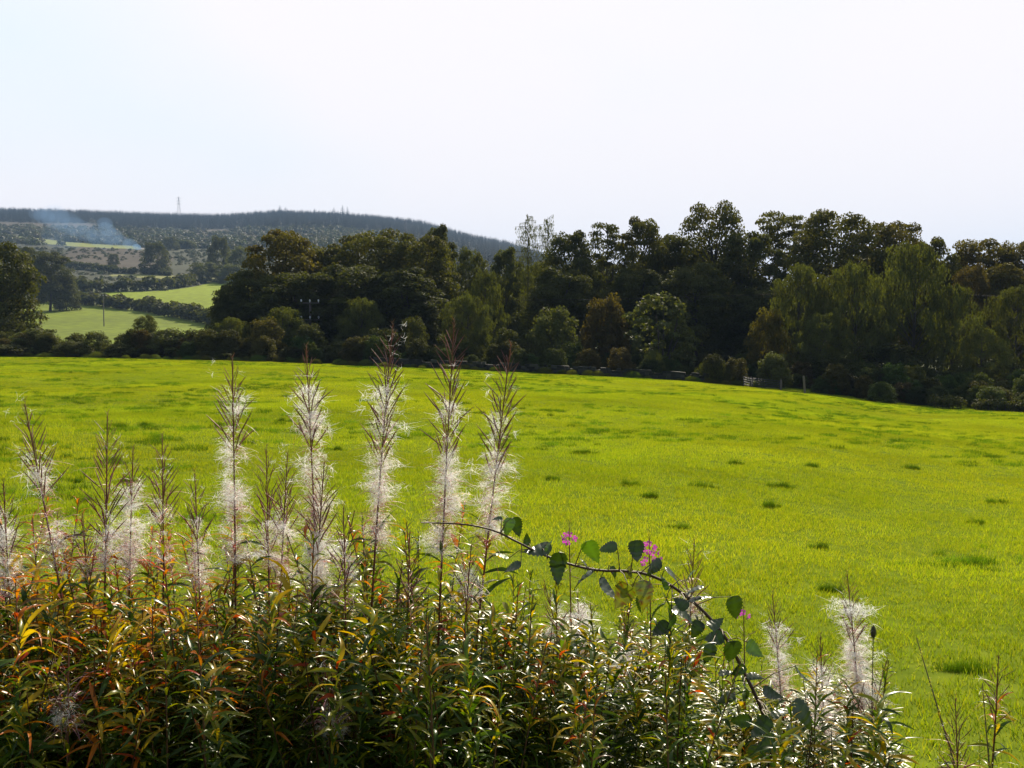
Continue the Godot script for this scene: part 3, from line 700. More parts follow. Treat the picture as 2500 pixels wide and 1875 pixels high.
	[-1.358, -4.624, 0.803],
	[-0.625, -2.222, 1.073],
	[-0.763, -2.591, 0.986],
	[-0.769, -2.701, 0.96],
	[-0.834, -2.813, 0.8],
	[-0.876, -3.009, 0.775],
	[-0.933, -3.305, 0.676],
	[-0.993, -3.501, 0.768],
	[-1.091, -3.838, 0.436],
	[-1.233, -4.256, 0.62],
	[-1.288, -4.593, 0.79],
	[-0.647, -2.271, 1.0],
	[-0.754, -2.587, 0.871],
	[-0.787, -2.723, 0.974],
	[-0.717, -2.634, 0.992],
	[-0.87, -3.052, 0.815],
	[-0.865, -3.127, 0.903],
	[-0.975, -3.457, 0.648],
	[-1.036, -3.757, 0.666],
	[-1.208, -4.323, 0.811],
	[-1.272, -4.456, 0.547],
	[-0.634, -2.296, 0.958],
	[-0.718, -2.579, 1.017],
	[-0.714, -2.626, 0.835],
	[-0.711, -2.681, 0.839],
	[-0.839, -2.946, 0.671],
	[-0.873, -3.072, 0.671],
	[-0.979, -3.603, 0.601],
	[-1.006, -3.719, 0.639],
	[-1.152, -4.208, 0.67],
	[-1.272, -4.513, 0.587],
	[-0.6, -2.291, 1.067],
	[-0.66, -2.445, 1.016],
	[-0.716, -2.633, 0.822],
	[-0.71, -2.715, 0.989],
	[-0.763, -2.972, 0.86],
	[-0.911, -3.325, 0.634],
	[-0.953, -3.478, 0.757],
	[-1.069, -3.888, 0.497],
	[-1.059, -4.072, 0.757],
	[-1.268, -4.706, 0.746],
	[-0.566, -2.25, 0.998],
	[-0.649, -2.535, 0.863],
	[-0.691, -2.749, 0.806],
	[-0.743, -2.801, 0.763],
	[-0.804, -3.079, 0.703],
	[-0.832, -3.126, 0.699],
	[-0.864, -3.372, 0.545],
	[-0.937, -3.741, 0.596],
	[-1.107, -4.257, 0.438],
	[-1.141, -4.546, 0.518],
	[-0.578, -2.378, 0.989],
	[-0.591, -2.314, 1.132],
	[-0.632, -2.601, 0.983],
	[-0.673, -2.639, 1.036],
	[-0.772, -2.973, 0.727],
	[-0.844, -3.243, 0.803],
	[-0.874, -3.446, 0.833],
	[-0.997, -3.833, 0.625],
	[-1.106, -4.289, 0.486],
	[-1.182, -4.746, 0.573],
	[-0.507, -2.158, 0.986],
	[-0.581, -2.425, 1.026],
	[-0.579, -2.456, 1.051],
	[-0.658, -2.707, 0.806],
	[-0.754, -3.06, 0.733],
	[-0.729, -3.119, 0.735],
	[-0.796, -3.359, 0.692],
	[-0.927, -3.862, 0.59],
	[-1.016, -4.132, 0.604],
	[-1.132, -4.693, 0.86],
	[-0.55, -2.27, 1.004],
	[-0.53, -2.337, 0.974],
	[-0.61, -2.528, 0.883],
	[-0.661, -2.861, 0.726],
	[-0.668, -2.905, 0.815],
	[-0.738, -3.114, 0.654],
	[-0.776, -3.414, 0.698],
	[-0.894, -3.655, 0.575],
	[-0.945, -4.155, 0.528],
	[-1.087, -4.563, 0.475],
	[-0.474, -2.156, 1.153],
	[-0.557, -2.398, 1.02],
	[-0.604, -2.6, 0.827],
	[-0.639, -2.88, 0.831],
	[-0.63, -2.89, 0.92],
	[-0.743, -3.125, 0.647],
	[-0.771, -3.414, 0.51],
	[-0.861, -3.871, 0.459],
	[-0.928, -4.18, 0.618],
	[-1.028, -4.692, 0.569],
	[-0.473, -2.241, 1.103],
	[-0.544, -2.439, 0.908],
	[-0.587, -2.65, 0.862],
	[-0.62, -2.776, 0.754],
	[-0.615, -2.84, 0.966],
	[-0.714, -3.269, 0.635],
	[-0.715, -3.383, 0.798],
	[-0.768, -3.651, 0.591],
	[-0.923, -4.214, 0.538],
	[-1.04, -4.737, 0.506],
	[-0.496, -2.442, 0.871],
	[-0.508, -2.305, 0.964],
	[-0.498, -2.464, 1.018],
	[-0.547, -2.698, 0.931],
	[-0.616, -2.899, 0.872],
	[-0.634, -3.131, 0.655],
	[-0.716, -3.395, 0.691],
	[-0.802, -3.919, 0.456],
	[-0.943, -4.347, 0.601],
	[-0.977, -4.698, 0.418],
	[-0.458, -2.16, 1.026],
	[-0.516, -2.505, 0.921],
	[-0.526, -2.623, 0.904],
	[-0.543, -2.703, 0.875],
	[-0.628, -3.037, 0.667],
	[-0.689, -3.343, 0.803],
	[-0.679, -3.372, 0.544],
	[-0.781, -3.88, 0.41],
	[-0.822, -4.154, 0.422],
	[-0.908, -4.47, 0.385],
	[-0.437, -2.201, 1.092],
	[-0.481, -2.499, 1.012],
	[-0.497, -2.646, 0.786],
	[-0.57, -2.859, 0.853],
	[-0.577, -2.913, 0.74],
	[-0.606, -3.141, 0.711],
	[-0.698, -3.484, 0.691],
	[-0.718, -3.702, 0.495],
	[-0.862, -4.197, 0.725],
	[-0.909, -4.69, 0.612],
	[-0.416, -2.228, 1.121],
	[-0.495, -2.575, 0.892],
	[-0.503, -2.608, 0.909],
	[-0.566, -2.888, 0.906],
	[-0.553, -3.015, 0.629],
	[-0.66, -3.341, 0.575],
	[-0.636, -3.422, 0.704],
	[-0.772, -3.943, 0.516],
	[-0.766, -4.111, 0.725],
	[-0.898, -4.568, 0.63],
	[-0.411, -2.387, 0.927],
	[-0.451, -2.51, 0.811],
	[-0.421, -2.47, 1.011],
	[-0.489, -2.603, 0.828],
	[-0.574, -3.078, 0.721],
	[-0.586, -3.188, 0.729],
	[-0.583, -3.355, 0.615],
	[-0.656, -3.786, 0.659],
	[-0.802, -4.309, 0.632],
	[-0.791, -4.492, 0.426],
	[-0.408, -2.246, 0.978],
	[-0.401, -2.462, 1.018],
	[-0.479, -2.649, 0.901],
	[-0.491, -2.804, 0.715],
	[-0.52, -2.931, 0.809],
	[-0.548, -3.112, 0.824],
	[-0.585, -3.563, 0.548],
	[-0.621, -3.787, 0.628],
	[-0.688, -4.053, 0.463],
	[-0.732, -4.461, 0.453],
	[-0.367, -2.213, 1.087],
	[-0.409, -2.518, 0.949],
	[-0.461, -2.707, 0.939],
	[-0.49, -2.844, 0.705],
	[-0.527, -3.021, 0.683],
	[-0.558, -3.275, 0.599],
	[-0.587, -3.583, 0.714],
	[-0.61, -3.71, 0.59],
	[-0.745, -4.3, 0.672],
	[-0.781, -4.71, 0.66],
	[-0.374, -2.284, 1.076],
	[-0.376, -2.512, 0.87],
	[-0.419, -2.615, 0.957],
	[-0.396, -2.669, 0.85],
	[-0.462, -2.887, 0.903],
	[-0.473, -3.095, 0.839],
	[-0.538, -3.362, 0.687],
	[-0.591, -3.847, 0.689],
	[-0.67, -4.055, 0.563],
	[-0.675, -4.51, 0.446],
	[-0.364, -2.377, 0.963],
	[-0.379, -2.53, 0.871],
	[-0.386, -2.624, 0.958],
	[-0.419, -2.646, 0.966],
	[-0.457, -2.944, 0.838],
	[-0.499, -3.3, 0.809],
	[-0.517, -3.574, 0.643],
	[-0.57, -3.661, 0.635],
	[-0.628, -4.259, 0.635],
	[-0.663, -4.668, 0.852],
	[-0.314, -2.177, 1.02],
	[-0.331, -2.391, 0.914],
	[-0.371, -2.496, 1.01],
	[-0.375, -2.674, 0.945],
	[-0.462, -3.085, 0.829],
	[-0.467, -3.323, 0.538],
	[-0.474, -3.378, 0.761],
	[-0.58, -3.86, 0.479],
	[-0.558, -4.101, 0.771],
	[-0.609, -4.637, 0.712],
	[-0.309, -2.349, 1.096],
	[-0.34, -2.454, 0.907],
	[-0.323, -2.551, 1.057],
	[-0.369, -2.652, 0.838],
	[-0.422, -2.978, 0.727],
	[-0.451, -3.286, 0.573],
	[-0.446, -3.503, 0.783],
	[-0.474, -3.711, 0.537],
	[-0.528, -4.07, 0.537],
	[-0.578, -4.608, 0.888],
	[-0.291, -2.169, 1.044],
	[-0.325, -2.423, 1.016],
	[-0.313, -2.691, 0.897],
	[-0.321, -2.678, 0.921],
	[-0.379, -2.94, 0.954],
	[-0.385, -3.166, 0.868],
	[-0.418, -3.574, 0.662],
	[-0.449, -3.67, 0.599],
	[-0.515, -4.304, 0.549],
	[-0.583, -4.713, 0.679],
	[-0.237, -2.165, 0.997],
	[-0.303, -2.532, 0.935],
	[-0.303, -2.519, 0.861],
	[-0.321, -2.871, 0.815],
	[-0.361, -2.981, 0.882],
	[-0.349, -3.173, 0.773],
	[-0.42, -3.375, 0.685],
	[-0.442, -3.751, 0.811],
	[-0.517, -4.172, 0.478],
	[-0.568, -4.638, 0.821],
	[-0.229, -2.25, 1.072],
	[-0.295, -2.545, 1.0],
	[-0.256, -2.546, 1.002],
	[-0.297, -2.857, 0.831],
	[-0.341, -3.056, 0.946],
	[-0.373, -3.247, 0.725],
	[-0.381, -3.57, 0.493],
	[-0.412, -3.876, 0.764],
	[-0.462, -4.149, 0.632],
	[-0.53, -4.663, 0.792],
	[-0.203, -2.168, 1.006],
	[-0.235, -2.305, 0.988],
	[-0.241, -2.563, 1.04],
	[-0.282, -2.782, 0.974],
	[-0.261, -2.802, 0.875],
	[-0.353, -3.325, 0.815],
	[-0.324, -3.527, 0.767],
	[-0.385, -3.882, 0.719],
	[-0.411, -4.075, 0.661],
	[-0.47, -4.742, 0.71],
	[-0.207, -2.4, 1.034],
	[-0.264, -2.568, 0.941],
	[-0.223, -2.542, 1.056],
	[-0.252, -2.776, 0.769],
	[-0.266, -3.008, 0.844],
	[-0.28, -3.236, 0.738],
	[-0.332, -3.459, 0.613],
	[-0.325, -3.684, 0.639],
	[-0.382, -4.172, 0.622],
	[-0.39, -4.534, 0.856],
	[-0.189, -2.274, 0.956],
	[-0.214, -2.419, 0.938],
	[-0.205, -2.585, 1.025],
	[-0.231, -2.692, 0.85],
	[-0.274, -3.066, 0.644],
	[-0.311, -3.298, 0.683],
	[-0.28, -3.4, 0.538],
	[-0.302, -3.685, 0.539],
	[-0.343, -4.302, 0.503],
	[-0.406, -4.71, 0.761],
	[-0.194, -2.274, 0.981],
	[-0.206, -2.505, 1.027],
	[-0.227, -2.622, 1.048],
	[-0.224, -2.819, 0.935],
	[-0.213, -2.84, 0.75],
	[-0.221, -3.087, 0.841],
	[-0.319, -3.629, 0.472],
	[-0.323, -3.913, 0.554],
	[-0.303, -4.281, 0.519],
	[-0.37, -4.721, 0.633],
	[-0.177, -2.417, 0.963],
	[-0.187, -2.337, 1.007],
	[-0.204, -2.679, 0.91],
	[-0.196, -2.777, 0.734],
	[-0.234, -2.94, 0.809],
	[-0.25, -3.339, 0.547],
	[-0.273, -3.596, 0.611],
	[-0.237, -3.864, 0.552],
	[-0.319, -4.13, 0.483],
	[-0.276, -4.477, 0.709],
	[-0.148, -2.273, 0.918],
	[-0.133, -2.411, 1.066],
	[-0.157, -2.643, 0.955],
	[-0.184, -2.864, 0.697],
	[-0.195, -2.834, 0.81],
	[-0.191, -3.319, 0.805],
	[-0.205, -3.573, 0.508],
	[-0.268, -3.901, 0.494],
	[-0.243, -4.272, 0.777],
	[-0.33, -4.575, 0.71],
	[-0.121, -2.311, 0.938],
	[-0.126, -2.395, 0.951],
	[-0.167, -2.657, 0.83],
	[-0.182, -2.832, 0.778],
	[-0.147, -3.065, 0.781],
	[-0.198, -3.146, 0.783],
	[-0.16, -3.508, 0.485],
	[-0.219, -3.847, 0.629],
	[-0.261, -4.294, 0.681],
	[-0.223, -4.498, 0.495],
	[-0.105, -2.183, 1.107],
	[-0.118, -2.544, 1.026],
	[-0.139, -2.511, 0.863],
	[-0.106, -2.702, 0.757],
	[-0.147, -3.071, 0.659],
	[-0.175, -3.314, 0.712],
	[-0.139, -3.482, 0.452],
	[-0.153, -3.924, 0.472],
	[-0.197, -4.309, 0.474],
	[-0.21, -4.747, 0.455],
	[-0.093, -2.332, 0.889],
	[-0.099, -2.51, 0.943],
	[-0.083, -2.62, 0.998],
	[-0.125, -2.794, 0.762],
	[-0.087, -2.8, 0.894],
	[-0.138, -3.338, 0.5],
	[-0.17, -3.523, 0.585],
	[-0.183, -3.794, 0.576],
	[-0.14, -4.079, 0.387],
	[-0.176, -4.547, 0.529],
	[-0.054, -2.414, 0.966],
	[-0.095, -2.326, 0.944],
	[-0.076, -2.611, 0.802],
	[-0.077, -2.737, 0.803],
	[-0.086, -2.856, 0.874],
	[-0.081, -3.262, 0.746],
	[-0.099, -3.534, 0.416],
	[-0.114, -3.676, 0.495],
	[-0.098, -4.077, 0.338],
	[-0.161, -4.598, 0.674],
	[-0.058, -2.174, 1.085],
	[-0.047, -2.364, 0.893],
	[-0.037, -2.622, 0.757],
	[-0.049, -2.624, 0.802],
	[-0.097, -3.001, 0.681],
	[-0.048, -3.066, 0.626],
	[-0.093, -3.39, 0.696],
	[-0.063, -3.765, 0.706],
	[-0.128, -4.247, 0.358],
	[-0.099, -4.675, 0.468],
	[-0.022, -2.311, 1.075],
	[-0.038, -2.545, 0.925],
	[-0.026, -2.553, 0.949],
	[-0.064, -2.855, 0.917],
	[-0.053, -2.837, 0.913],
	[-0.069, -3.249, 0.796],
	[-0.026, -3.506, 0.426],
	[-0.049, -3.715, 0.486],
	[-0.034, -4.179, 0.432],
	[-0.032, -4.634, 0.513],
	[0.002, -2.267, 1.021],
	[0.003, -2.56, 0.973],
	[-0.015, -2.672, 0.802],
	[-0.044, -2.717, 0.946],
	[-0.009, -2.822, 0.78],
	[-0.022, -3.245, 0.579],
	[-0.002, -3.485, 0.431],
	[-0.049, -3.859, 0.564],
	[0.008, -4.308, 0.351],
	[-0.052, -4.566, 0.686],
	[-0.017, -2.255, 1.048],
	[0.006, -2.322, 0.873],
	[0.014, -2.544, 0.823],
	[-0.025, -2.851, 0.789],
	[-0.014, -2.975, 0.856],
	[-0.013, -3.329, 0.692],
	[0.003, -3.761, 0.636],
	[-0.011, -4.249, 0.653],
	[0.043, -2.309, 0.804],
	[0.057, -2.706, 0.8],
	[0.055, -2.602, 0.924],
	[0.032, -2.885, 0.757],
	[0.042, -3.217, 0.713],
	[0.042, -3.627, 0.487],
	[0.019, -4.13, 0.604],
	[0.037, -4.467, 0.55],
	[0.061, -2.333, 0.999],
	[0.047, -2.617, 0.806],
	[0.076, -2.83, 0.817],
	[0.086, -3.286, 0.53],
	[0.111, -3.379, 0.577],
	[0.125, -3.861, 0.635],
	[0.093, -4.238, 0.537],
	[0.109, -2.495, 1.005],
	[0.111, -2.559, 0.966],
	[0.124, -2.613, 0.926],
	[0.131, -3.055, 0.698],
	[0.16, -3.605, 0.598],
	[0.185, -3.741, 0.495],
	[0.138, -4.058, 0.641],
	[0.167, -4.47, 0.564],
	[0.142, -2.352, 0.958],
	[0.149, -2.441, 1.017],
	[0.161, -2.742, 0.918],
	[0.12, -2.724, 0.911],
	[0.157, -2.872, 0.773],
	[0.208, -3.493, 0.619],
	[0.195, -3.819, 0.642],
	[0.225, -4.35, 0.473],
	[0.225, -4.5, 0.528],
	[0.14, -2.387, 0.936],
	[0.159, -2.345, 1.024],
	[0.188, -2.478, 0.881],
	[0.21, -2.871, 0.702],
	[0.203, -2.842, 0.87],
	[0.209, -3.249, 0.74],
	[0.239, -3.5, 0.624],
	[0.267, -3.807, 0.593],
	[0.27, -4.126, 0.546],
	[0.343, -4.643, 0.444],
	[0.213, -2.397, 0.952],
	[0.169, -2.364, 0.937],
	[0.226, -2.552, 0.869],
	[0.245, -2.74, 0.719],
	[0.253, -2.827, 0.669],
	[0.279, -3.574, 0.65],
	[0.32, -3.798, 0.537],
	[0.388, -4.314, 0.437],
	[0.373, -4.635, 0.435],
	[0.209, -2.25, 0.971],
	[0.217, -2.394, 0.868],
	[0.264, -2.718, 0.755],
	[0.284, -2.965, 0.762],
	[0.291, -3.281, 0.584],
	[0.341, -3.399, 0.546],
	[0.36, -3.88, 0.436],
	[0.423, -4.174, 0.469],
	[0.396, -4.701, 0.452],
	[0.224, -2.202, 1.041],
	[0.251, -2.475, 0.979],
	[0.265, -2.622, 0.852],
	[0.315, -3.062, 0.646],
	[0.36, -3.13, 0.749],
	[0.333, -3.39, 0.469],
	[0.451, -4.232, 0.616],
	[0.303, -2.389, 0.976],
	[0.301, -2.592, 0.956],
	[0.31, -2.736, 0.773],
	[0.385, -3.047, 0.721],
	[0.395, -3.33, 0.749],
	[0.453, -3.575, 0.604],
	[0.442, -3.667, 0.607],
	[0.456, -4.113, 0.514],
	[0.536, -4.505, 0.665],
	[0.337, -2.702, 0.865],
	[0.417, -3.042, 0.726],
	[0.439, -3.282, 0.727],
	[0.442, -3.421, 0.674],
	[0.497, -3.659, 0.664],
	[0.6, -4.311, 0.525],
	[0.594, -4.472, 0.661],
	[0.324, -2.17, 1.033],
	[0.399, -2.731, 0.779],
	[0.428, -2.834, 0.79],
	[0.433, -3.031, 0.846],
	[0.512, -3.307, 0.705],
	[0.506, -3.661, 0.554],
	[0.639, -4.152, 0.47],
	[0.652, -4.665, 0.57],
	[0.356, -2.351, 0.893],
	[0.418, -2.546, 0.891],
	[0.406, -2.566, 0.912],
	[0.464, -2.937, 0.663],
	[0.508, -3.332, 0.524],
	[0.537, -3.405, 0.646],
	[0.677, -4.286, 0.591],
	[0.794, -4.71, 0.506],
	[0.413, -2.304, 0.975],
	[0.467, -2.544, 0.781],
	[0.506, -2.798, 0.681],
	[0.475, -2.903, 0.788],
	[0.516, -3.061, 0.76],
	[0.671, -3.935, 0.347],
	[0.728, -4.135, 0.444],
	[0.455, -2.381, 0.798],
	[0.603, -3.095, 0.619],
	[0.652, -3.481, 0.484],
	[0.702, -3.851, 0.341],
	[0.808, -4.146, 0.407],
	[0.597, -2.853, 0.567],
	[0.722, -3.601, 0.293],
	[0.828, -4.316, 0.445],
	[0.487, -2.299, 0.825],
	[0.53, -2.393, 0.785],
	[0.576, -2.716, 0.653],
	[0.64, -3.022, 0.488],
	[0.746, -3.349, 0.41],
	[0.838, -3.937, 0.432],
	[0.903, -4.328, 0.275],
	[0.603, -2.639, 0.799],
	[0.732, -3.273, 0.459],
	[0.787, -3.367, 0.405],
	[0.875, -3.697, 0.28],
	[1.073, -4.747, 0.38],
	[0.595, -2.376, 0.821],
	[0.6, -2.413, 0.787],
	[0.71, -3.064, 0.515],
	[0.742, -3.067, 0.641],
	[0.889, -3.564, 0.287],
	[0.987, -4.114, 0.395],
	[1.075, -4.491, 0.45],
	[0.614, -2.466, 0.762],
	[0.889, -3.42, 0.409],
	[0.592, -2.215, 0.873],
	[0.657, -2.451, 0.798],
	[0.981, -3.715, 0.43],
	[1.259, -4.581, 0.375],
	[0.622, -2.193, 0.909],
	[0.749, -2.702, 0.716],
	[0.884, -3.192, 0.507],
	[0.971, -3.456, 0.48],
	[1.054, -3.87, 0.434],
	[1.285, -4.462, 0.314],
	[0.739, -2.504, 0.748],
	[0.835, -2.801, 0.623],
	[1.199, -4.116, 0.302],
	[0.691, -2.236, 0.869],
	[0.787, -2.485, 0.715],
	[0.791, -2.606, 0.744],
	[0.966, -3.081, 0.606],
	[0.976, -3.22, 0.487],
	[1.219, -3.893, 0.463],
	[1.45, -4.599, 0.421],
	[0.788, -2.521, 0.834],
	[0.819, -2.581, 0.805],
	[0.873, -2.632, 0.631],
	[0.98, -3.032, 0.47],
	[1.048, -3.199, 0.588],
	[1.201, -3.704, 0.292],
	[1.298, -4.098, 0.444],
	[1.432, -4.501, 0.276],
	[0.738, -2.257, 0.908],
	[0.836, -2.548, 0.684],
	[0.871, -2.607, 0.711],
	[1.215, -3.538, 0.252],
	[1.567, -4.582, 0.396],
	[0.81, -2.303, 0.757],
	[0.835, -2.455, 0.708],
	[0.931, -2.644, 0.696],
	[1.031, -2.882, 0.466],
	[1.116, -3.164, 0.48],
	[0.93, -2.54, 0.602],
	[0.997, -2.736, 0.524],
	[1.173, -3.178, 0.402],
	[1.264, -3.502, 0.275]
]
const CANE := [
	[-0.189, 1.313, -2.183],
	[-0.142, 1.306, -2.213],
	[-0.086, 1.303, -2.205],
	[-0.035, 1.284, -2.236],
	[0.01, 1.264, -2.225],
	[0.062, 1.231, -2.256],
	[0.123, 1.21, -2.248],
	[0.191, 1.188, -2.282],
	[0.248, 1.189, -2.273],
	[0.306, 1.171, -2.304],
	[0.359, 1.144, -2.295],
	[0.423, 1.087, -2.327],
	[0.472, 1.03, -2.317],
	[0.517, 0.949, -2.344],
	[0.55, 0.881, -2.331],
	[0.582, 0.795, -2.356],
	[0.59, 0.717, -2.338],
	[0.603, 0.593, -2.359],
	[0.613, 0.393, -2.409],
	[0.623, 0.0, -2.479]
]
const BRAMBLE := [
	[-0.033, 1.306, -2.261, 0.0273, 170, 0],
	[-0.009, 1.288, -2.244, 0.0418, 250, 1],
	[0.011, 1.281, -2.288, 0.0418, 290, 0],
	[-0.028, 1.222, -2.281, 0.0454, 160, 1],
	[-0.002, 1.21, -2.208, 0.0454, 200, 0],
	[0.049, 1.242, -2.245, 0.0636, 200, 0],
	[0.096, 1.201, -2.237, 0.0672, 262, 0],
	[0.146, 1.19, -2.204, 0.0654, 215, 0],
	[0.21, 1.14, -2.283, 0.0672, 300, 0],
	[0.234, 1.143, -2.23, 0.06, 250, 2],
	[0.279, 1.149, -2.207, 0.0636, 270, 2],
	[0.172, 1.239, -2.226, 0.0545, 300, 1],
	[0.204, 1.239, -2.278, 0.0436, 190, 0],
	[0.264, 1.241, -2.221, 0.0545, 275, 0],
	[0.299, 1.2, -2.251, 0.06, 220, 0],
	[0.35, 1.181, -2.25, 0.06, 320, 0],
	[0.385, 1.187, -2.253, 0.0382, 60, 1],
	[0.411, 1.131, -2.277, 0.06, 20, 0],
	[0.485, 1.103, -2.269, 0.06, 285, 0],
	[0.307, 1.096, -2.265, 0.0582, 225, 0],
	[0.368, 1.105, -2.228, 0.0527, 340, 0],
	[0.433, 1.042, -2.264, 0.0527, 190, 0],
	[0.47, 1.018, -2.232, 0.06, 270, 0],
	[0.527, 1.015, -2.268, 0.0527, 310, 1],
	[0.629, 0.958, -2.27, 0.0473, 300, 0],
	[0.518, 0.912, -2.296, 0.0509, 300, 0],
	[0.448, 0.932, -2.205, 0.0509, 200, 0],
	[0.573, 0.91, -2.284, 0.0491, 330, 0],
	[0.645, 0.862, -2.281, 0.0836, 312, 0],
	[0.53, 0.856, -2.23, 0.0545, 230, 0],
	[0.624, 0.825, -2.26, 0.06, 320, 0],
	[0.277, 1.153, -2.286, 0.04, 30, 2],
	[0.253, 1.188, -2.274, 0.0327, 80, 2],
	[0.404, 1.051, -2.294, 0.0454, 240, 0],
	[0.341, 1.086, -2.235, 0.0418, 250, 1],
	[0.5, 0.852, -2.285, 0.0509, 190, 0],
	[0.322, 1.053, -2.286, 0.0545, 215, 0],
	[0.419, 1.018, -2.226, 0.0454, 250, 0],
	[0.581, 0.883, -2.251, 0.0418, 20, 0],
	[0.525, 0.967, -2.244, 0.04, 10, 0],
	[0.476, 0.991, -2.203, 0.0436, 215, 0],
	[0.54, 0.828, -2.208, 0.0509, 200, 0],
	[0.612, 0.771, -2.279, 0.0527, 330, 0],
	[0.533, 0.767, -2.288, 0.0454, 250, 0],
	[0.356, 1.135, -2.222, 0.0363, 140, 0],
	[0.327, 1.169, -2.26, 0.0327, 110, 1],
	[0.223, 1.18, -2.288, 0.0309, 300, 0],
	[0.432, 1.095, -2.208, 0.04, 15, 0],
	[0.078, 1.256, -2.229, 0.0309, 60, 1],
	[0.16, 1.203, -2.284, 0.0363, 110, 0],
	[0.031, 1.263, -2.261, 0.0327, 100, 0],
	[0.395, 1.142, -2.296, 0.0418, 200, 0],
	[0.467, 0.969, -2.265, 0.0363, 20, 0],
	[0.276, 1.111, -2.276, 0.0382, 260, 0],
	[0.354, 1.105, -2.265, 0.04, 300, 0]
]
const PINK := [
	[0.147, 1.165, -2.7],
	[0.359, 1.13, -2.75],
	[0.62, 0.932, -2.8]
]
const NETTLE := [
	[1.084, 0.876, -2.8, 1.184, 0.536, -2.8],
	[1.286, 0.735, -2.85, 1.304, 0.514, -2.85]
]
const WALL := [
	[-13.22, -3.27, -98.2],
	[-9.04, -3.44, -97.9],
	[-4.48, -3.58, -97.0],
	[0.0, -3.75, -96.6],
	[5.52, -3.96, -95.6],
	[10.9, -4.18, -94.5],
	[14.43, -4.35, -93.8],
	[16.88, -4.5, -93.4]
]
const GATE := [
	[20.81, -4.79, -92.0],
	[22.72, -4.92, -90.2]
]
const POST := [
	[23.61, -4.91, -85.5]
]
const FENCE_HEDGE := [
	[33.11, -5.91, -84.4],
	[35.54, -6.04, -84.0],
	[37.99, -6.11, -83.7],
	[41.97, -6.2, -83.3],
	[46.29, -6.26, -83]
]
const HEDGES := [
	[5.5, "dark hedge running down between the pale pasture and bright meadow", [-202.4, 5.9, -454.9], [-182.3, 5.0, -444.1], [-161.4, 3.4, -425.1], [-138.3, 1.8, -400.4], [-110.4, -0.7, -359.5], [-87.7, -3.0, -324.0]],
	[7, "thick ragged hedge bounding the bright meadow's upper side", [-223.8, 13.0, -535.8], [-198.9, 10.5, -508.7], [-188.9, 11.3, -519.0], [-178.5, 12.1, -529.4], [-171.7, 13.5, -546.6], [-174.4, 17.8, -599.2]],
	[5, "dark straight hedge along the foot of the brown moor", [-307.7, 32.0, -734.5], [-277.7, 28.9, -711.4], [-250.6, 26.0, -689.0], [-230.3, 25.0, -683.5], [-213.8, 23.8, -672.7]]
]
const POLES := [
	[-124.7, -2.9, -325.3, 9.975],
	[-21.24, -4.59, -112, 0.0]
]
const POLE_TOPS := [[-124.45, 6.73, -325.31], [-21.17, 2.82, -112]]
const PYLONS := [
	[-738.0, 209.5, -2380, 46.4],
	[-168.6, 126.3, -1700, 20.4]
]
const SMOKE := [
	[-325.5, 57.4, -930, 3.6, 0.108],
	[-331.2, 59.9, -930, 5.7, 0.0216],
	[-338.9, 62.0, -930, 7.2, 0.0126],
	[-347.4, 66.2, -930, 7.9, 0.0126],
	[-350.7, 72.6, -930, 7.2, 0.0162],
	[-352.7, 77.9, -930, 6.4, 0.0144],
	[-357.0, 63.8, -930, 9.3, 0.0072],
	[-364.0, 69.1, -930, 10.7, 0.0058],
	[-374.5, 72.6, -930, 12.2, 0.005],
	[-385.0, 77.9, -930, 12.2, 0.0058],
	[-395.5, 83.1, -930, 11.4, 0.0079],
	[-405.1, 83.9, -930, 8.6, 0.0101],
	[-410.7, 86.0, -930, 7.2, 0.0072],
	[-390.7, 65.5, -930, 14.3, 0.0036]
]
const FIRE := [-333.3, 57.2, -963.5]
const TUFT_NEAR := [4.064, -1.493, -9.406]
const TUSSOCKS := [
	[4.06, -9.41, 0.27],
	[3.94, -13.1, 0.2],
	[9.01, -20.4, 0.2],
	[5.0, -20.4, 0.31],
	[5.85, -23.19, 0.45],
	[7.79, -27.53, 0.42],
	[0.81, -22.1, 0.3],
	[2.03, -27.53, 0.3],
	[2.33, -21.84, 0.34],
	[2.69, -20.4, 0.24],
	[4.06, -22.28, 0.39],
	[11.08, -29.46, 0.57],
	[10.76, -23.46, 0.45],
	[15.86, -34.7, 0.67],
	[-16.29, -38.34, 0.59],
	[-7.23, -17.82, 0.17],
	[-7.47, -20.49, 0.2],
	[-8.5, -20.49, 0.24],
	[-9.31, -21.24, 0.25],
	[-11.16, -29.46, 0.34],
	[-7.27, -33.61, 0.45],
	[2.71, -17.39, 0.13],
	[5.66, -26.56, 0.25],
	[1.81, -27.53, 0.32],
	[4.84, -16.58, 0.13],
	[-4.58, -27.53, 0.32],
	[-1.38, -39.58, 0.61],
	[-10.5, -49.5, 0.67],
	[-10.71, -30.78, 0.36]
]

const EYE := Vector3(0, 1.75, 0)
const EXPOSURE := 2.0

var rng := RandomNumberGenerator.new()
var used := {}
var M := {}
var noise := FastNoiseLite.new()


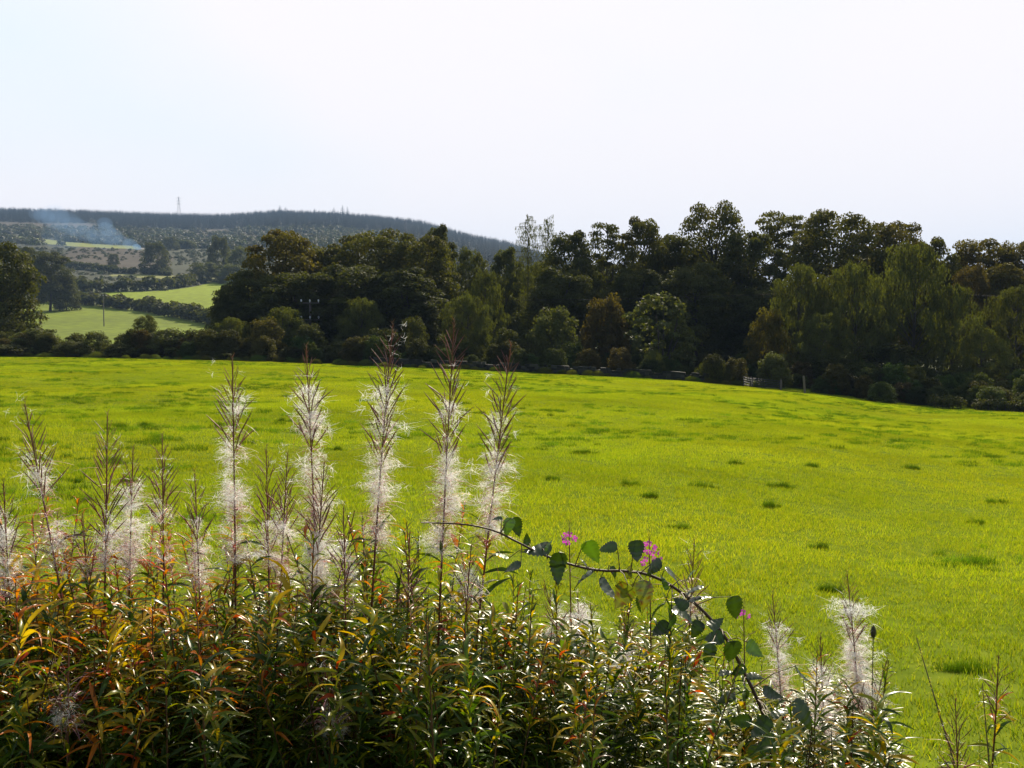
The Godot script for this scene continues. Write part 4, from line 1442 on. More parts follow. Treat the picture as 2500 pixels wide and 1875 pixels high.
class Shape:
	var v := PackedVector3Array()
	var c := PackedColorArray()
	var i := PackedInt32Array()

	func tri(p: Vector3, q: Vector3, s: Vector3, col: Color) -> void:
		var n := v.size()
		v.append(p); v.append(q); v.append(s)
		c.append(col); c.append(col); c.append(col)
		i.append(n); i.append(n + 1); i.append(n + 2)

	func quad(p: Vector3, q: Vector3, s: Vector3, t: Vector3, col: Color) -> void:
		var n := v.size()
		v.append(p); v.append(q); v.append(s); v.append(t)
		c.append(col); c.append(col); c.append(col); c.append(col)
		i.append(n); i.append(n + 1); i.append(n + 2)
		i.append(n); i.append(n + 2); i.append(n + 3)

	# a leaf or a spray of leaves: a kinked rhombus with its own thickness of fold
	func spray(p: Vector3, along: Vector3, across: Vector3, col: Color) -> void:
		quad(p - along, p + across, p + along, p - across, col)

	func tube(pts: PackedVector3Array, radii: PackedFloat32Array, sides: int, col: Color) -> void:
		var first := v.size()
		for k in pts.size():
			var d := (pts[mini(k + 1, pts.size() - 1)] - pts[maxi(k - 1, 0)]).normalized()
			var a := d.cross(Vector3(0.31, 0.2, 0.93)).normalized()
			var b := d.cross(a)
			for s in sides:
				var w := TAU * s / sides
				v.append(pts[k] + (a * cos(w) + b * sin(w)) * radii[k])
				c.append(col)
		for k in pts.size() - 1:
			for s in sides:
				var p := first + k * sides + s
				var q := first + k * sides + (s + 1) % sides
				i.append(p); i.append(p + sides); i.append(q)
				i.append(q); i.append(p + sides); i.append(q + sides)

	func box(at: Transform3D, size: Vector3, col: Color) -> void:
		var e: Array[Vector3] = []
		for k in 8:
			e.append(at * ((Vector3(k & 1, (k >> 1) & 1, (k >> 2) & 1) - Vector3.ONE * 0.5) * size))
		for f in [[0, 1, 3, 2], [5, 4, 6, 7], [4, 0, 2, 6], [1, 5, 7, 3], [2, 3, 7, 6], [4, 5, 1, 0]]:
			quad(e[f[3]], e[f[2]], e[f[1]], e[f[0]], col)

	func mesh() -> ArrayMesh:
		var n := PackedVector3Array()
		n.resize(v.size())
		for k in range(0, i.size(), 3):
			var w := (v[i[k + 2]] - v[i[k]]).cross(v[i[k + 1]] - v[i[k]])
			n[i[k]] += w; n[i[k + 1]] += w; n[i[k + 2]] += w
		for k in n.size():
			n[k] = n[k].normalized() if n[k].length_squared() > 1e-20 else Vector3.UP
		var arrays := []
		arrays.resize(Mesh.ARRAY_MAX)
		arrays[Mesh.ARRAY_VERTEX] = v
		arrays[Mesh.ARRAY_NORMAL] = n
		arrays[Mesh.ARRAY_COLOR] = c
		arrays[Mesh.ARRAY_INDEX] = i
		var m := ArrayMesh.new()
		m.add_surface_from_arrays(Mesh.PRIMITIVE_TRIANGLES, arrays)
		return m


# ---------------------------------------------------------------- small helpers

func u(a: float, b: float) -> float:
	return rng.randf_range(a, b)

func ball() -> Vector3:
	return Vector3(rng.randfn(), rng.randfn(), rng.randfn()).normalized()

func named(called: String) -> String:
	var n: int = used.get(called, 0)
	used[called] = n + 1
	return called if n == 0 else "%s_%03d" % [called, n]

func tag(o: Node, label: String, category: String, group := "", kind := "") -> void:
	if label: o.set_meta("label", label)
	if category: o.set_meta("category", category)
	if group: o.set_meta("group", group)
	if kind: o.set_meta("kind", kind)

func thing(called: String, label: String, category: String, at: Vector3, group := "") -> Node3D:
	var o := Node3D.new()
	o.name = named(called)
	add_child(o)
	o.position = at
	tag(o, label, category, group)
	return o

func part(called: String, m: Mesh, mat: Material, parent: Node, at := Transform3D()) -> MeshInstance3D:
	var o := MeshInstance3D.new()
	o.mesh = m
	o.material_override = mat
	o.name = named(called) if parent == self else called
	parent.add_child(o, true)
	o.transform = at
	return o

func many(called: String, m: Mesh, mat: Material, at: Array, tint: Array, label: String, category: String, parent: Node = self) -> MultiMeshInstance3D:
	var mm := MultiMesh.new()
	mm.transform_format = MultiMesh.TRANSFORM_3D
	mm.use_colors = true
	mm.mesh = m
	mm.instance_count = at.size()
	for k in at.size():
		mm.set_instance_transform(k, at[k])
		mm.set_instance_color(k, tint[k])
	var o := MultiMeshInstance3D.new()
	o.multimesh = mm
	o.material_override = mat
	o.name = named(called) if parent == self else called
	parent.add_child(o, true)
	tag(o, label, category, "", "stuff")
	return o

func paint(lin: Color, rough := 0.8, spec := 0.5) -> StandardMaterial3D:
	var m := StandardMaterial3D.new()
	m.albedo_color = lin.linear_to_srgb()
	m.roughness = rough
	m.metallic_specular = spec
	m.vertex_color_use_as_albedo = true
	m.cull_mode = BaseMaterial3D.CULL_DISABLED
	return m

func leafy(lin: Color, rough: float, through: Color, spec := 0.5) -> StandardMaterial3D:
	var m := paint(lin, rough, spec)
	m.backlight_enabled = true
	m.backlight = through
	return m

func grain(freq: float, lo: Color, hi: Color, seed_: int, octaves := 5) -> NoiseTexture2D:
	var n := FastNoiseLite.new()
	n.seed = seed_
	n.noise_type = FastNoiseLite.TYPE_SIMPLEX
	n.frequency = freq
	n.fractal_octaves = octaves
	var t := NoiseTexture2D.new()
	t.width = 512
	t.height = 512
	t.seamless = true
	t.noise = n
	var g := Gradient.new()
	g.set_color(0, lo.linear_to_srgb())
	g.set_color(1, hi.linear_to_srgb())
	t.color_ramp = g
	return t

func step_s(t: float) -> float:
	t = clampf(t, 0.0, 1.0)
	return t * t * (3.0 - 2.0 * t)

func slope_at(d: float) -> float:
	if d <= SLOPE[0][0]: return SLOPE[0][1]
	for k in SLOPE.size() - 1:
		if d <= SLOPE[k + 1][0]:
			return lerpf(SLOPE[k][1], SLOPE[k + 1][1], (d - SLOPE[k][0]) / (SLOPE[k + 1][0] - SLOPE[k][0]))
	return SLOPE[-1][1]

# depth of the field's far edge, its height, how far the land drops behind it, and how high the hill is there
func edge_at(s: float) -> Array:
	if s <= EDGE[0][0]: return EDGE[0]
	for k in EDGE.size() - 1:
		if s <= EDGE[k + 1][0]:
			var t: float = (s - EDGE[k][0]) / (EDGE[k + 1][0] - EDGE[k][0])
			var o := []
			for j in 5: o.append(lerpf(EDGE[k][j], EDGE[k + 1][j], t))
			return o
	return EDGE[-1]

func ground(x: float, z: float) -> float:
	var d := -z
	if d < 3.3: return 0.0
	if d < 7.0: return lerpf(0.0, -1.3, step_s((d - 3.3) / 3.7))
	var e := edge_at(x / d)
	var de: float = e[1]
	var ye: float = e[2]
	if d < de:
		var roll := 0.16 * sin(x * 0.13 + 1.0) * sin(z * 0.11 + 0.5) + 0.1 * sin(x * 0.31 + z * 0.23)
		return lerpf(-1.3, ye, (d - 7.0) / (de - 7.0)) + roll * minf(1.0, (d - 7.0) / 10.0) * minf(1.0, (de - d) / 10.0)
	var yb: float = ye - e[3] * step_s((d - de) / 35.0)
	var hgt := slope_at(maxf(d, 150.0))
	var yh: float = EYE.y + hgt * (e[4] if hgt > 0.0 else 1.0)
	return lerpf(yb, yh, step_s((d - 130.0) / 130.0))


# ---------------------------------------------------------------- light

func set_light() -> void:
	var cam := Camera3D.new()
	cam.name = "camera"
	add_child(cam)
	cam.position = EYE
	cam.rotation.x = -atan(177.5 / 2600.0)
	cam.fov = rad_to_deg(2.0 * atan(937.5 / 2600.0))
	cam.near = 0.05
	cam.far = 9000.0
	cam.current = true

	var sun := DirectionalLight3D.new()
	sun.name = "sun"
	add_child(sun)
	var az := deg_to_rad(16.0)
	var el := deg_to_rad(33.0)
	var to_sun := Vector3(sin(az) * cos(el), sin(el), -cos(az) * cos(el))
	sun.look_at_from_position(Vector3.ZERO, -to_sun, Vector3.UP)
	sun.light_color = Color(1.0, 0.95, 0.86)
	sun.light_energy = 1.6
	sun.light_angular_distance = 0.5
	sun.shadow_enabled = true

	# bright thin haze round the sun and along the horizon, clearer blue away from it
	var im := Image.create(512, 256, false, Image.FORMAT_RGBF)
	var white := Color(1.05, 1.01, 1.03)
	var pale := Color(0.84, 0.97, 1.06)
	var blue := Color(0.13, 0.20, 0.34)
	noise.seed = 5
	noise.frequency = 1.6
	noise.fractal_octaves = 4
	for y in 256:
		var up := PI * (0.5 - (y + 0.5) / 256.0)
		for x in 512:
			var a := TAU * (x + 0.5) / 512.0
			var dir := Vector3(sin(a) * cos(up), sin(up), -cos(a) * cos(up))
			var off := rad_to_deg(dir.angle_to(to_sun))
			var haze := clampf(1.25 - absf(rad_to_deg(up)) / 14.0, 0.0, 1.0)
			var near_sun := clampf((48.0 - off) / 16.0, 0.0, 1.0)
			var wisp := 0.4 * noise.get_noise_3d(dir.x * 1.2, dir.y * 3.0, dir.z * 1.2)
			var w := clampf(maxf(haze, near_sun) + wisp, 0.0, 1.0)
			var base := pale.lerp(blue, step_s((off - 45.0) / 65.0) * (1.0 - 0.35 * haze))
			var col := base.lerp(white.lerp(base, step_s((off - 55.0) / 75.0) * 0.85), w)
			if up < 0.0: col = Color(0.10, 0.12, 0.05)
			im.set_pixel(x, y, Color(col.r / EXPOSURE, col.g / EXPOSURE, col.b / EXPOSURE))
	var sky := PanoramaSkyMaterial.new()
	sky.panorama = ImageTexture.create_from_image(im)
	var env := Environment.new()
	env.background_mode = Environment.BG_SKY
	env.sky = Sky.new()
	env.sky.sky_material = sky
	env.tonemap_mode = Environment.TONE_MAPPER_LINEAR
	env.tonemap_exposure = EXPOSURE
	env.sdfgi_enabled = true
	env.ssao_enabled = true
	env.ssil_enabled = true
	env.fog_enabled = true
	env.fog_density = 0.00010
	env.fog_light_color = Color(0.70, 0.83, 1.0)
	env.volumetric_fog_enabled = true
	env.volumetric_fog_density = 0.0
	var we := WorldEnvironment.new()
	we.name = "surroundings"
	we.environment = env
	add_child(we)


func set_materials() -> void:
	var through := Color(0.95, 0.95, 0.42)
	M.tree = [
		leafy(Color(0.068, 0.074, 0.025), 0.75, through, 0.25),
		leafy(Color(0.084, 0.085, 0.024), 0.75, through, 0.25),
		leafy(Color(0.088, 0.099, 0.036), 0.7, through, 0.25),
		leafy(Color(0.108, 0.093, 0.024), 0.75, through, 0.25),
		leafy(Color(0.090, 0.070, 0.024), 0.75, through, 0.25),
	]
	M.bark = paint(Color(0.055, 0.048, 0.040), 0.95, 0.3)
	M.needle = leafy(Color(0.013, 0.023, 0.016), 0.8, Color(0.3, 0.35, 0.25), 0.15)
	M.far_leaf = leafy(Color(0.060, 0.074, 0.030), 0.7, through)
	M.grass = leafy(Color(1, 1, 1), 0.6, Color(0.98, 1.0, 0.40), 0.0)
	M.leaf = leafy(Color(1, 1, 1), 0.30, Color(1.0, 1.0, 0.42), 0.30)
	M.bramble = leafy(Color(1, 1, 1), 0.30, Color(0.75, 0.80, 0.30), 0.5)
	M.stem = paint(Color(1, 1, 1), 0.55, 0.4)
	M.pod = leafy(Color(1, 1, 1), 0.5, Color(0.5, 0.35, 0.3), 0.4)
	M.fluff = leafy(Color(0.93, 0.92, 0.90), 0.6, Color(1, 1, 1), 0.4)
	M.petal = leafy(Color(1, 1, 1), 0.5, Color(1, 0.9, 1.0), 0.4)
	M.stone = paint(Color(1, 1, 1), 0.95, 0.3)
	M.metal = paint(Color(0.05, 0.05, 0.053), 0.55)
	M.metal.metallic = 0.5
	M.ceramic = paint(Color(0.85, 0.86, 0.85), 0.15, 0.6)
	M.wood = paint(Color(0.14, 0.12, 0.10), 0.9, 0.3)
	M.turf = paint(Color(1, 1, 1), 1.0, 0.0)
	M.turf.albedo_texture = grain(0.02, Color(0.070, 0.100, 0.010), Color(0.14, 0.17, 0.016), 3)
	M.turf.uv1_triplanar = true
	M.turf.uv1_world_triplanar = true
	M.turf.uv1_scale = Vector3.ONE * 0.21
	M.hill = paint(Color(1, 1, 1), 1.0, 0.2)
	M.hill.albedo_texture = grain(0.025, Color(0.55, 0.55, 0.55), Color(1, 1, 1), 8)
	M.hill.uv1_triplanar = true
	M.hill.uv1_world_triplanar = true
	M.hill.uv1_scale = Vector3.ONE * 0.013


# ---------------------------------------------------------------- land

func sheet(called: String, depths: Array, bears: Array, mat: Material, tone: Callable) -> void:
	var s := Shape.new()
	for d in depths:
		for b in bears:
			var x: float = b * maxf(d, 9.0)
			s.v.append(Vector3(x, ground(x, -d), -d))
			s.c.append(tone.call(x, -d))
	var w := bears.size()
	for j in depths.size() - 1:
		for k in w - 1:
			var p := j * w + k
			s.i.append(p); s.i.append(p + w); s.i.append(p + 1)
			s.i.append(p + 1); s.i.append(p + w); s.i.append(p + w + 1)
	var o := part(called, s.mesh(), mat, self)
	tag(o, "", "", "", "structure")

var field_shapes := []

func hill_tone(x: float, z: float) -> Color:
	var n := noise.get_noise_2d(x * 0.011, z * 0.011)
	for f in field_shapes:
		if f[2].has_point(Vector2(x, z)) and Geometry2D.is_point_in_polygon(Vector2(x + 3.0 * n, z + 5.0 * n), f[1]):
			match f[0]:
				"pasture": return Color(0.130, 0.168, 0.010) * (1.0 + 0.25 * n)
				"meadow": return Color(0.185, 0.235, 0.008) * (1.0 + 0.12 * n)
				"straw": return Color(0.200, 0.200, 0.065)
				"strip": return Color(0.190, 0.215, 0.055)
				"heather": return Color(0.066, 0.054, 0.038) * (1.0 + 0.4 * n)
	if z > -560.0: return Color(0.075, 0.090, 0.030) * (1.0 + 0.4 * n)
	if z > -980.0: return Color(0.050, 0.054, 0.030) * (1.0 + 0.4 * n)
	return Color(0.032, 0.038, 0.024) * (1.0 + 0.3 * n)

func build_land() -> void:
	for f in FIELDS:
		var pts := PackedVector2Array()
		var box := Rect2(Vector2(f[1][0], f[1][1]), Vector2.ZERO)
		for k in range(0, f[1].size(), 2):
			pts.append(Vector2(f[1][k], f[1][k + 1]))
			box = box.expand(pts[-1])
		field_shapes.append([f[0], pts, box.grow(6.0)])
	noise.frequency = 1.0
	noise.fractal_octaves = 3
	var bears := []
	var b := -1.6
	while b < 1.6:
		bears.append(b)
		b += 0.0026 if b > -0.53 and b < 0.28 else 0.012 if absf(b) < 0.6 else 0.06
	bears.append(1.6)
	var near_bears := []
	for k in 121: near_bears.append(-1.6 + 3.2 * k / 120.0)
	var near := []
	var d := -9.0
	while d < 130.0:
		near.append(d)
		d += 0.6 if d < 8.0 else 1.6
	near.append(131.0)
	sheet("field", near, near_bears, M.turf, func(_x, _z): return Color(1, 1, 1))
	var far := [128.0]
	while far[-1] < 7000.0:
		far.append(far[-1] * (1.0065 if far[-1] < 1150.0 else 1.016))
	sheet("hillside", far, bears, M.hill, hill_tone)


func blades(size: float, count: int, low: float, high: float, width: float, tones: Array) -> ArrayMesh:
	var s := Shape.new()
	for k in count:
		var p := Vector3(u(-size, size) * 0.5, -0.01, u(-size, size) * 0.5)
		var a := u(0, TAU)
		var side := Vector3(cos(a), 0, sin(a)) * width * u(0.6, 1.3)
		var h := u(low, high)
		var lean := Vector3(rng.randfn(), 0, rng.randfn()) * h * 0.38
		var col: Color = tones[rng.randi() % tones.size()] * u(0.8, 1.2)
		var mid := p + Vector3(0, h * 0.55, 0) + lean * 0.35
		var n := s.v.size()
		for q in [p - side, p + side, mid + side * 0.7, mid - side * 0.7, p + Vector3(0, h, 0) + lean]:
			s.v.append(q); s.c.append(col)
		for q in [0, 1, 2, 0, 2, 3, 3, 2, 4]: s.i.append(n + q)
	return s.mesh()

func build_grass() -> void:
	var fresh := [Color(0.295, 0.340, 0.026), Color(0.335, 0.360, 0.032), Color(0.230, 0.295, 0.024), Color(0.375, 0.360, 0.050), Color(0.180, 0.245, 0.022)]
	var kinds := []
	for k in 3: kinds.append(blades(1.5, 1350, 0.035, 0.088, 0.0044, fresh))
	var at := [[], [], []]
	var tint := [[], [], []]
	noise.seed = 21
	var z := -5.2
	while z > -106.0:
		var half := 0.56 * -z + 1.2
		var x := -half
		while x < half:
			var px := x + u(-0.3, 0.3)
			var pz := z + u(-0.3, 0.3)
			var e := edge_at(px / -pz)
			if -pz < e[1] + 1.5:
				var k := rng.randi() % 3
				var g := ground(px, pz)
				var n := Vector3(ground(px - 0.5, pz) - ground(px + 0.5, pz), 1.0, ground(px, pz - 0.5) - ground(px, pz + 0.5)).normalized()
				var side := n.cross(Vector3(0, 0, 1)).normalized() * -1.0
				var tilt := Basis(side, n, side.cross(n))
				at[k].append(Transform3D(tilt * Basis(Vector3.UP, u(0, TAU)) * Basis.from_scale(Vector3(1, u(0.75, 1.35), 1)), Vector3(px, g, pz)))
				var t := 1.0 + 0.3 * noise.get_noise_2d(px * 0.07, pz * 0.11) + 0.22 * noise.get_noise_2d(px * 0.4, pz * 0.4)
				tint[k].append(Color(t * (1.0 + 0.12 * noise.get_noise_2d(pz * 0.06, px * 0.06)), t, t))
			x += 1.15 if -z < 25.0 else 1.3
		z -= 1.15 if -z < 25.0 else 1.3
	for k in 3:
		many("grass", kinds[k], M.grass, at[k], tint[k], "short bright green pasture grass covering the field", "grass")
	# rank tussocks that the cattle leave, darker and longer
	var rank := [Color(0.060, 0.115, 0.014), Color(0.085, 0.140, 0.016), Color(0.050, 0.095, 0.014)]
	var tuft := blades(0.62, 190, 0.06, 0.20, 0.005, rank)
	var ta := []
	var tt := []
	for t in TUSSOCKS:
		for k in 9:
			var w := u(-0.5, 0.5)
			var x: float = t[0] + w * t[2] + u(-0.1, 0.1)
			var zz: float = t[1] + u(-0.16, 0.16) * t[2]
			var s := u(0.2, 0.95) * clampf(t[2], 0.4, 1.0)
			ta.append(Transform3D(Basis(Vector3.UP, u(0, TAU)).scaled(Vector3(s, u(0.35, 1.15) * (1.0 - absf(w)), s)), Vector3(x, ground(x, zz), zz)))
			tt.append(Color.WHITE * u(0.7, 1.3))
	for k in 1700:
		var zz := -sqrt(u(15.0 * 15.0, 100.0 * 100.0))
		var x := u(-0.55, 0.55) * -zz
		if -zz > edge_at(x / -zz)[1] - 1.0 or noise.get_noise_2d(x * 0.05, zz * 0.05) < -0.15: continue
		var lot := rng.randi_range(1, 3) if rng.randf() < 0.75 else rng.randi_range(4, 9)
		for j in lot:
			var s := u(0.3, 1.2)
			var q := Vector3(x + rng.randfn() * 0.3 * sqrt(float(lot)), 0, zz + rng.randfn() * 0.22 * sqrt(float(lot)))
			ta.append(Transform3D(Basis(Vector3.UP, u(0, TAU)).scaled(Vector3(s, u(0.35, 0.95), s * 0.6)), Vector3(q.x, ground(q.x, q.z), q.z)))
			tt.append(Color.WHITE * u(0.7, 1.9))
	many("grass_tussocks", tuft, M.grass, ta, tt, "scattered darker tussocks of rank grass in the field", "grass")


# ---------------------------------------------------------------- trees

func leaf_tone(autumn: float) -> Color:
	if rng.randf() < autumn:
		return Color(u(1.6, 2.4), u(0.9, 1.2), 0.6)
	var b := u(0.78, 1.22)
	return Color(b * u(0.9, 1.15), b, b * u(0.75, 1.1))

func limb(s: Shape, a: Vector3, b: Vector3, r0: float, r1: float, sag: float, sides := 5) -> void:
	var mid := (a + b) * 0.5 + Vector3(u(-1, 1), u(0, 1), u(-1, 1)) * sag
	s.tube(PackedVector3Array([a, a.lerp(mid, 0.55), mid.lerp(b, 0.4), b]), PackedFloat32Array([r0, lerpf(r0, r1, 0.35), lerpf(r0, r1, 0.7), r1]), sides, Color(1, 1, 1) * u(0.8, 1.2))

func clump(s: Shape, at: Vector3, r: float, flat: float, count: int, size: float, shade: float, autumn: float) -> void:
	var tone := Color(1, 1, 1) * u(1.0 - shade, 1.0 + shade)
	for k in count:
		var d := ball()
		if d.y < 0.0 and rng.randf() < 0.62: d.y = -d.y
		var p := at + Vector3(d.x, d.y * flat, d.z) * r * pow(rng.randf(), 0.38)
		var n := (d * 0.55 + Vector3.UP * 0.45 + ball() * 0.75).normalized()
		var along := n.cross(ball()).normalized()
		var l := size * u(0.5, 1.25)
		s.spray(p, along * l * 0.5, n.cross(along) * l * u(0.28, 0.42), tone * leaf_tone(autumn))

# [crown mesh, trunk mesh, height, half width]
func grow(kind: String, seed_: int) -> Array:
	rng.seed = seed_
	var s := Shape.new()
	var t := Shape.new()
	var h := 18.0
	var r := 7.0
	match kind:
		"broad", "beech":
			var open := kind == "beech"
			h = u(17.0, 20.0); r = u(6.5, 7.8)
			limb(t, Vector3(0, -0.4, 0), Vector3(u(-0.6, 0.6), h * 0.72, u(-0.6, 0.6)), 0.42, 0.12, 0.4, 7)
			var lobes := []
			for k in 9: lobes.append(u(0.72, 1.12))
			var n := 62 if not open else 58
			for k in n:
				var f := lerpf(0.16, 1.0, pow((k + 0.5) / n, 0.85))
				var a := k * 2.399963 + u(-0.4, 0.4)
				var wide: float = sqrt(maxf(0.0, 1.0 - pow((f - 0.44) / 0.60, 2.0))) * lobes[int(fposmod(a, TAU) / TAU * 9.0) % 9]
				var far: float = wide * r * (u(0.55, 0.98) if not open else u(0.6, 0.98))
				var cr := r * u(0.24, 0.40) * (1.0 - 0.2 * f)
				var p := Vector3(cos(a) * far, f * h - cr * 0.5, sin(a) * far)
				clump(s, p, cr, u(0.45, 0.7), 380 if not open else 300, 0.40, 0.22, 0.03)
				if k % 3 == 0 or open:
					limb(t, Vector3(0, h * (0.22 + 0.45 * f), 0), p, 0.13, 0.035, 0.5, 4)
			# the dense dark heart of a closed crown
			if not open:
				for k in 12: clump(s, Vector3(u(-1, 1) * r * 0.45, h * u(0.2, 0.75), u(-1, 1) * r * 0.45), r * 0.45, 0.8, 260, 0.55, 0.2, 0.02)
		"bush":
			h = 5.0; r = 3.2
			for k in 6: limb(t, Vector3(u(-0.3, 0.3), -0.2, u(-0.3, 0.3)), Vector3(u(-0.6, 0.6) * r, h * u(0.55, 0.8), u(-0.6, 0.6) * r), 0.07, 0.02, 0.2, 4)
			for k in 44:
				var f := pow((k + 0.5) / 44.0, 0.9)
				var a := k * 2.399963 + u(-0.4, 0.4)
				var far := r * sqrt(maxf(0.0, 1.0 - pow((f - 0.3) / 0.75, 2.0))) * u(0.45, 0.86)
				var cr := r * u(0.2, 0.34)
				clump(s, Vector3(cos(a) * far, maxf(f * h - cr * 0.5, cr * 0.4), sin(a) * far), cr, u(0.6, 0.9), 190, 0.26, 0.2, 0.03)
			for k in 60: # upright shoots break the outline
				var a := u(0, TAU)
				var far := r * u(0.1, 0.8)
				var p := Vector3(cos(a) * far, h * sqrt(maxf(0.1, 1.0 - pow(far / r, 2.0))) * 0.86, sin(a) * far)
				for j in 6: s.spray(p + Vector3(u(-0.1, 0.1), j * 0.11, u(-0.1, 0.1)), Vector3(u(-0.4, 0.4), 1, u(-0.4, 0.4)) * 0.1, ball() * 0.05, leaf_tone(0.05))
		"sycamore":
			h = 7.5; r = 4.0
			for k in 7: limb(t, Vector3(0, -0.2, 0), Vector3(u(-0.6, 0.6) * r, h * u(0.55, 0.85), u(-0.6, 0.6) * r), 0.12, 0.03, 0.3, 4)
			for k in 60:
				var f := (k + 0.5) / 60.0
				var a := k * 2.399963 + u(-0.5, 0.5)
				var far := r * sqrt(maxf(0.0, 1.0 - pow((f - 0.35) / 0.70, 2.0))) * u(0.5, 1.0)
				clump(s, Vector3(cos(a) * far, maxf(f * h - 0.3, 0.3), sin(a) * far), u(0.55, 0.95), 0.6, 60, 0.42, 0.25, 0.02)
		"gorse":
			h = 3.0; r = 2.4
			limb(t, Vector3(0, -0.2, 0), Vector3(0.1, h * 0.6, 0), 0.1, 0.03, 0.1, 4)
			for k in 5200:
				var d := ball()
				d.y = absf(d.y)
				var q := pow(rng.randf(), 0.33)
				var p := Vector3(d.x * r, d.y * h * 0.93, d.z * r) * q
				s.spray(p, (d * 0.5 + Vector3.UP * 0.8 + ball() * 0.35) * 0.13, ball() * 0.03, leaf_tone(0.0))
		"birch":
			h = 14.0; r = 4.6
			limb(t, Vector3(0, -0.3, 0), Vector3(u(-0.4, 0.4), h * 0.93, u(-0.4, 0.4)), 0.22, 0.03, 0.3, 6)
			for k in 84:
				var f := lerpf(0.20, 1.0, pow((k + 0.5) / 84.0, 0.8))
				var a := k * 2.399963 + u(-0.5, 0.5)
				var far := r * sqrt(maxf(0.0, 1.0 - pow((f - 0.38) / 0.65, 2.0))) * u(0.45, 1.08)
				var top := Vector3(cos(a) * far, f * h, sin(a) * far)
				if k % 2 == 0: limb(t, Vector3(0, maxf(0.5, f * h - far * 0.9), 0), top, 0.05, 0.012, 0.3, 4)
				var tone := Color(1, 1, 1) * u(0.7, 1.35)
				var gold := 0.9 if rng.randf() < 0.02 else 0.03
				var wide := u(0.55, 1.15)
				for j in 34: # twigs hanging from the bough end
					var q := top + Vector3(rng.randfn() * 0.5, 0, rng.randfn() * 0.5) * wide
					q.y += 0.35 - 0.5 * Vector2(q.x - top.x, q.z - top.z).length() / wide
					var fall := u(0.25, 1.5)
					var m := int(fall * 3.4) + 2
					for w in m:
						q += Vector3(u(-0.05, 0.05), -fall / m, u(-0.05, 0.05))
						if q.y < 0.2: break
						s.spray(q + ball() * 0.08, Vector3(u(-0.5, 0.5), -1, u(-0.5, 0.5)) * u(0.10, 0.2), ball() * u(0.05, 0.10), tone * leaf_tone(gold))
		"pine":
			h = 18.0; r = 4.6
			limb(t, Vector3(0, -0.4, 0), Vector3(u(-0.8, 0.8), h * 0.95, u(-0.5, 0.5)), 0.30, 0.06, 0.5, 7)
			limb(t, Vector3(0.1, h * 0.35, 0), Vector3(u(1.0, 2.0), h * 0.8, 0.5), 0.16, 0.05, 0.4, 5)
			for k in 34:
				var f := lerpf(0.42, 1.0, (k + 0.5) / 34.0)
				var a := k * 2.399963 + u(-0.5, 0.5)
				var far := r * (0.35 + 0.75 * sin(PI * clampf((f - 0.25) / 0.85, 0.0, 1.0))) * u(0.3, 0.85)
				var p := Vector3(cos(a) * far, f * h - 0.3, sin(a) * far)
				limb(t, Vector3(0, f * h - far * 0.25 - 0.4, 0), p, 0.08, 0.02, 0.25, 4)
				clump(s, p, u(1.2, 2.3), u(0.20, 0.36), 260 if f > 0.72 else 150, 0.38, 0.2, 0.02)
		"larch":
			h = 17.0; r = 3.3
			limb(t, Vector3(0, -0.3, 0), Vector3(0.1, h, 0.0), 0.19, 0.02, 0.15, 6)
			for k in 84:
				var f := lerpf(0.30, 0.99, (k + 0.5) / 84.0)
				var a := k * 2.399963
				var reach := r * pow(1.0 - f, 0.25) * u(0.35, 1.5) + 0.2
				var root := Vector3(0, f * h, 0)
				var tip := root + Vector3(cos(a) * reach, u(-0.3, 0.5), sin(a) * reach)
				limb(t, root, tip, 0.03, 0.01, 0.12, 3)
				for j in int(20 + reach * 26):
					var p := root.lerp(tip, pow(rng.randf(), 0.7)) + Vector3(u(-0.1, 0.1), -u(0.0, 1.5) * rng.randf(), u(-0.1, 0.1))
					s.spray(p, Vector3(u(-0.5, 0.5), -1, u(-0.5, 0.5)) * u(0.10, 0.19), ball() * 0.045, leaf_tone(0.03))
		"fir":
			h = 16.0; r = 3.4
			t.tube(PackedVector3Array([Vector3(0, -0.5, 0), Vector3(0, h, 0)]), PackedFloat32Array([0.22, 0.03]), 4, Color.WHITE)
			for k in 46:
				var f := (k + 0.5) / 46.0
				var a := k * 2.399963
				var d := Vector3(cos(a), -0.25, sin(a))
				var reach := r * pow(1.0 - f, 0.8) * u(0.8, 1.1) + 0.3
				var side := Vector3(-sin(a), 0, cos(a)) * reach * 0.42
				var p := Vector3(0, h * (0.06 + 0.94 * f), 0)
				s.quad(p, p + d * reach * 0.6 + side, p + d * reach, p + d * reach * 0.6 - side, Color(1, 1, 1) * u(0.7, 1.4))
		"scrub":
			h = 4.0; r = 3.2
			for k in 110:
				var d := ball()
				d.y = absf(d.y)
				var p := Vector3(d.x * r, 0.2 + d.y * h * 0.9, d.z * r) * u(0.7, 1.0)
				var n := (d + ball() * 0.6).normalized()
				var al := n.cross(ball()).normalized() * u(0.4, 0.8)
				s.spray(p, al, n.cross(al) * 0.7, Color(1, 1, 1) * u(0.8, 1.2))
	return [s.mesh(), t.mesh() if t.v.size() else null, h, r]

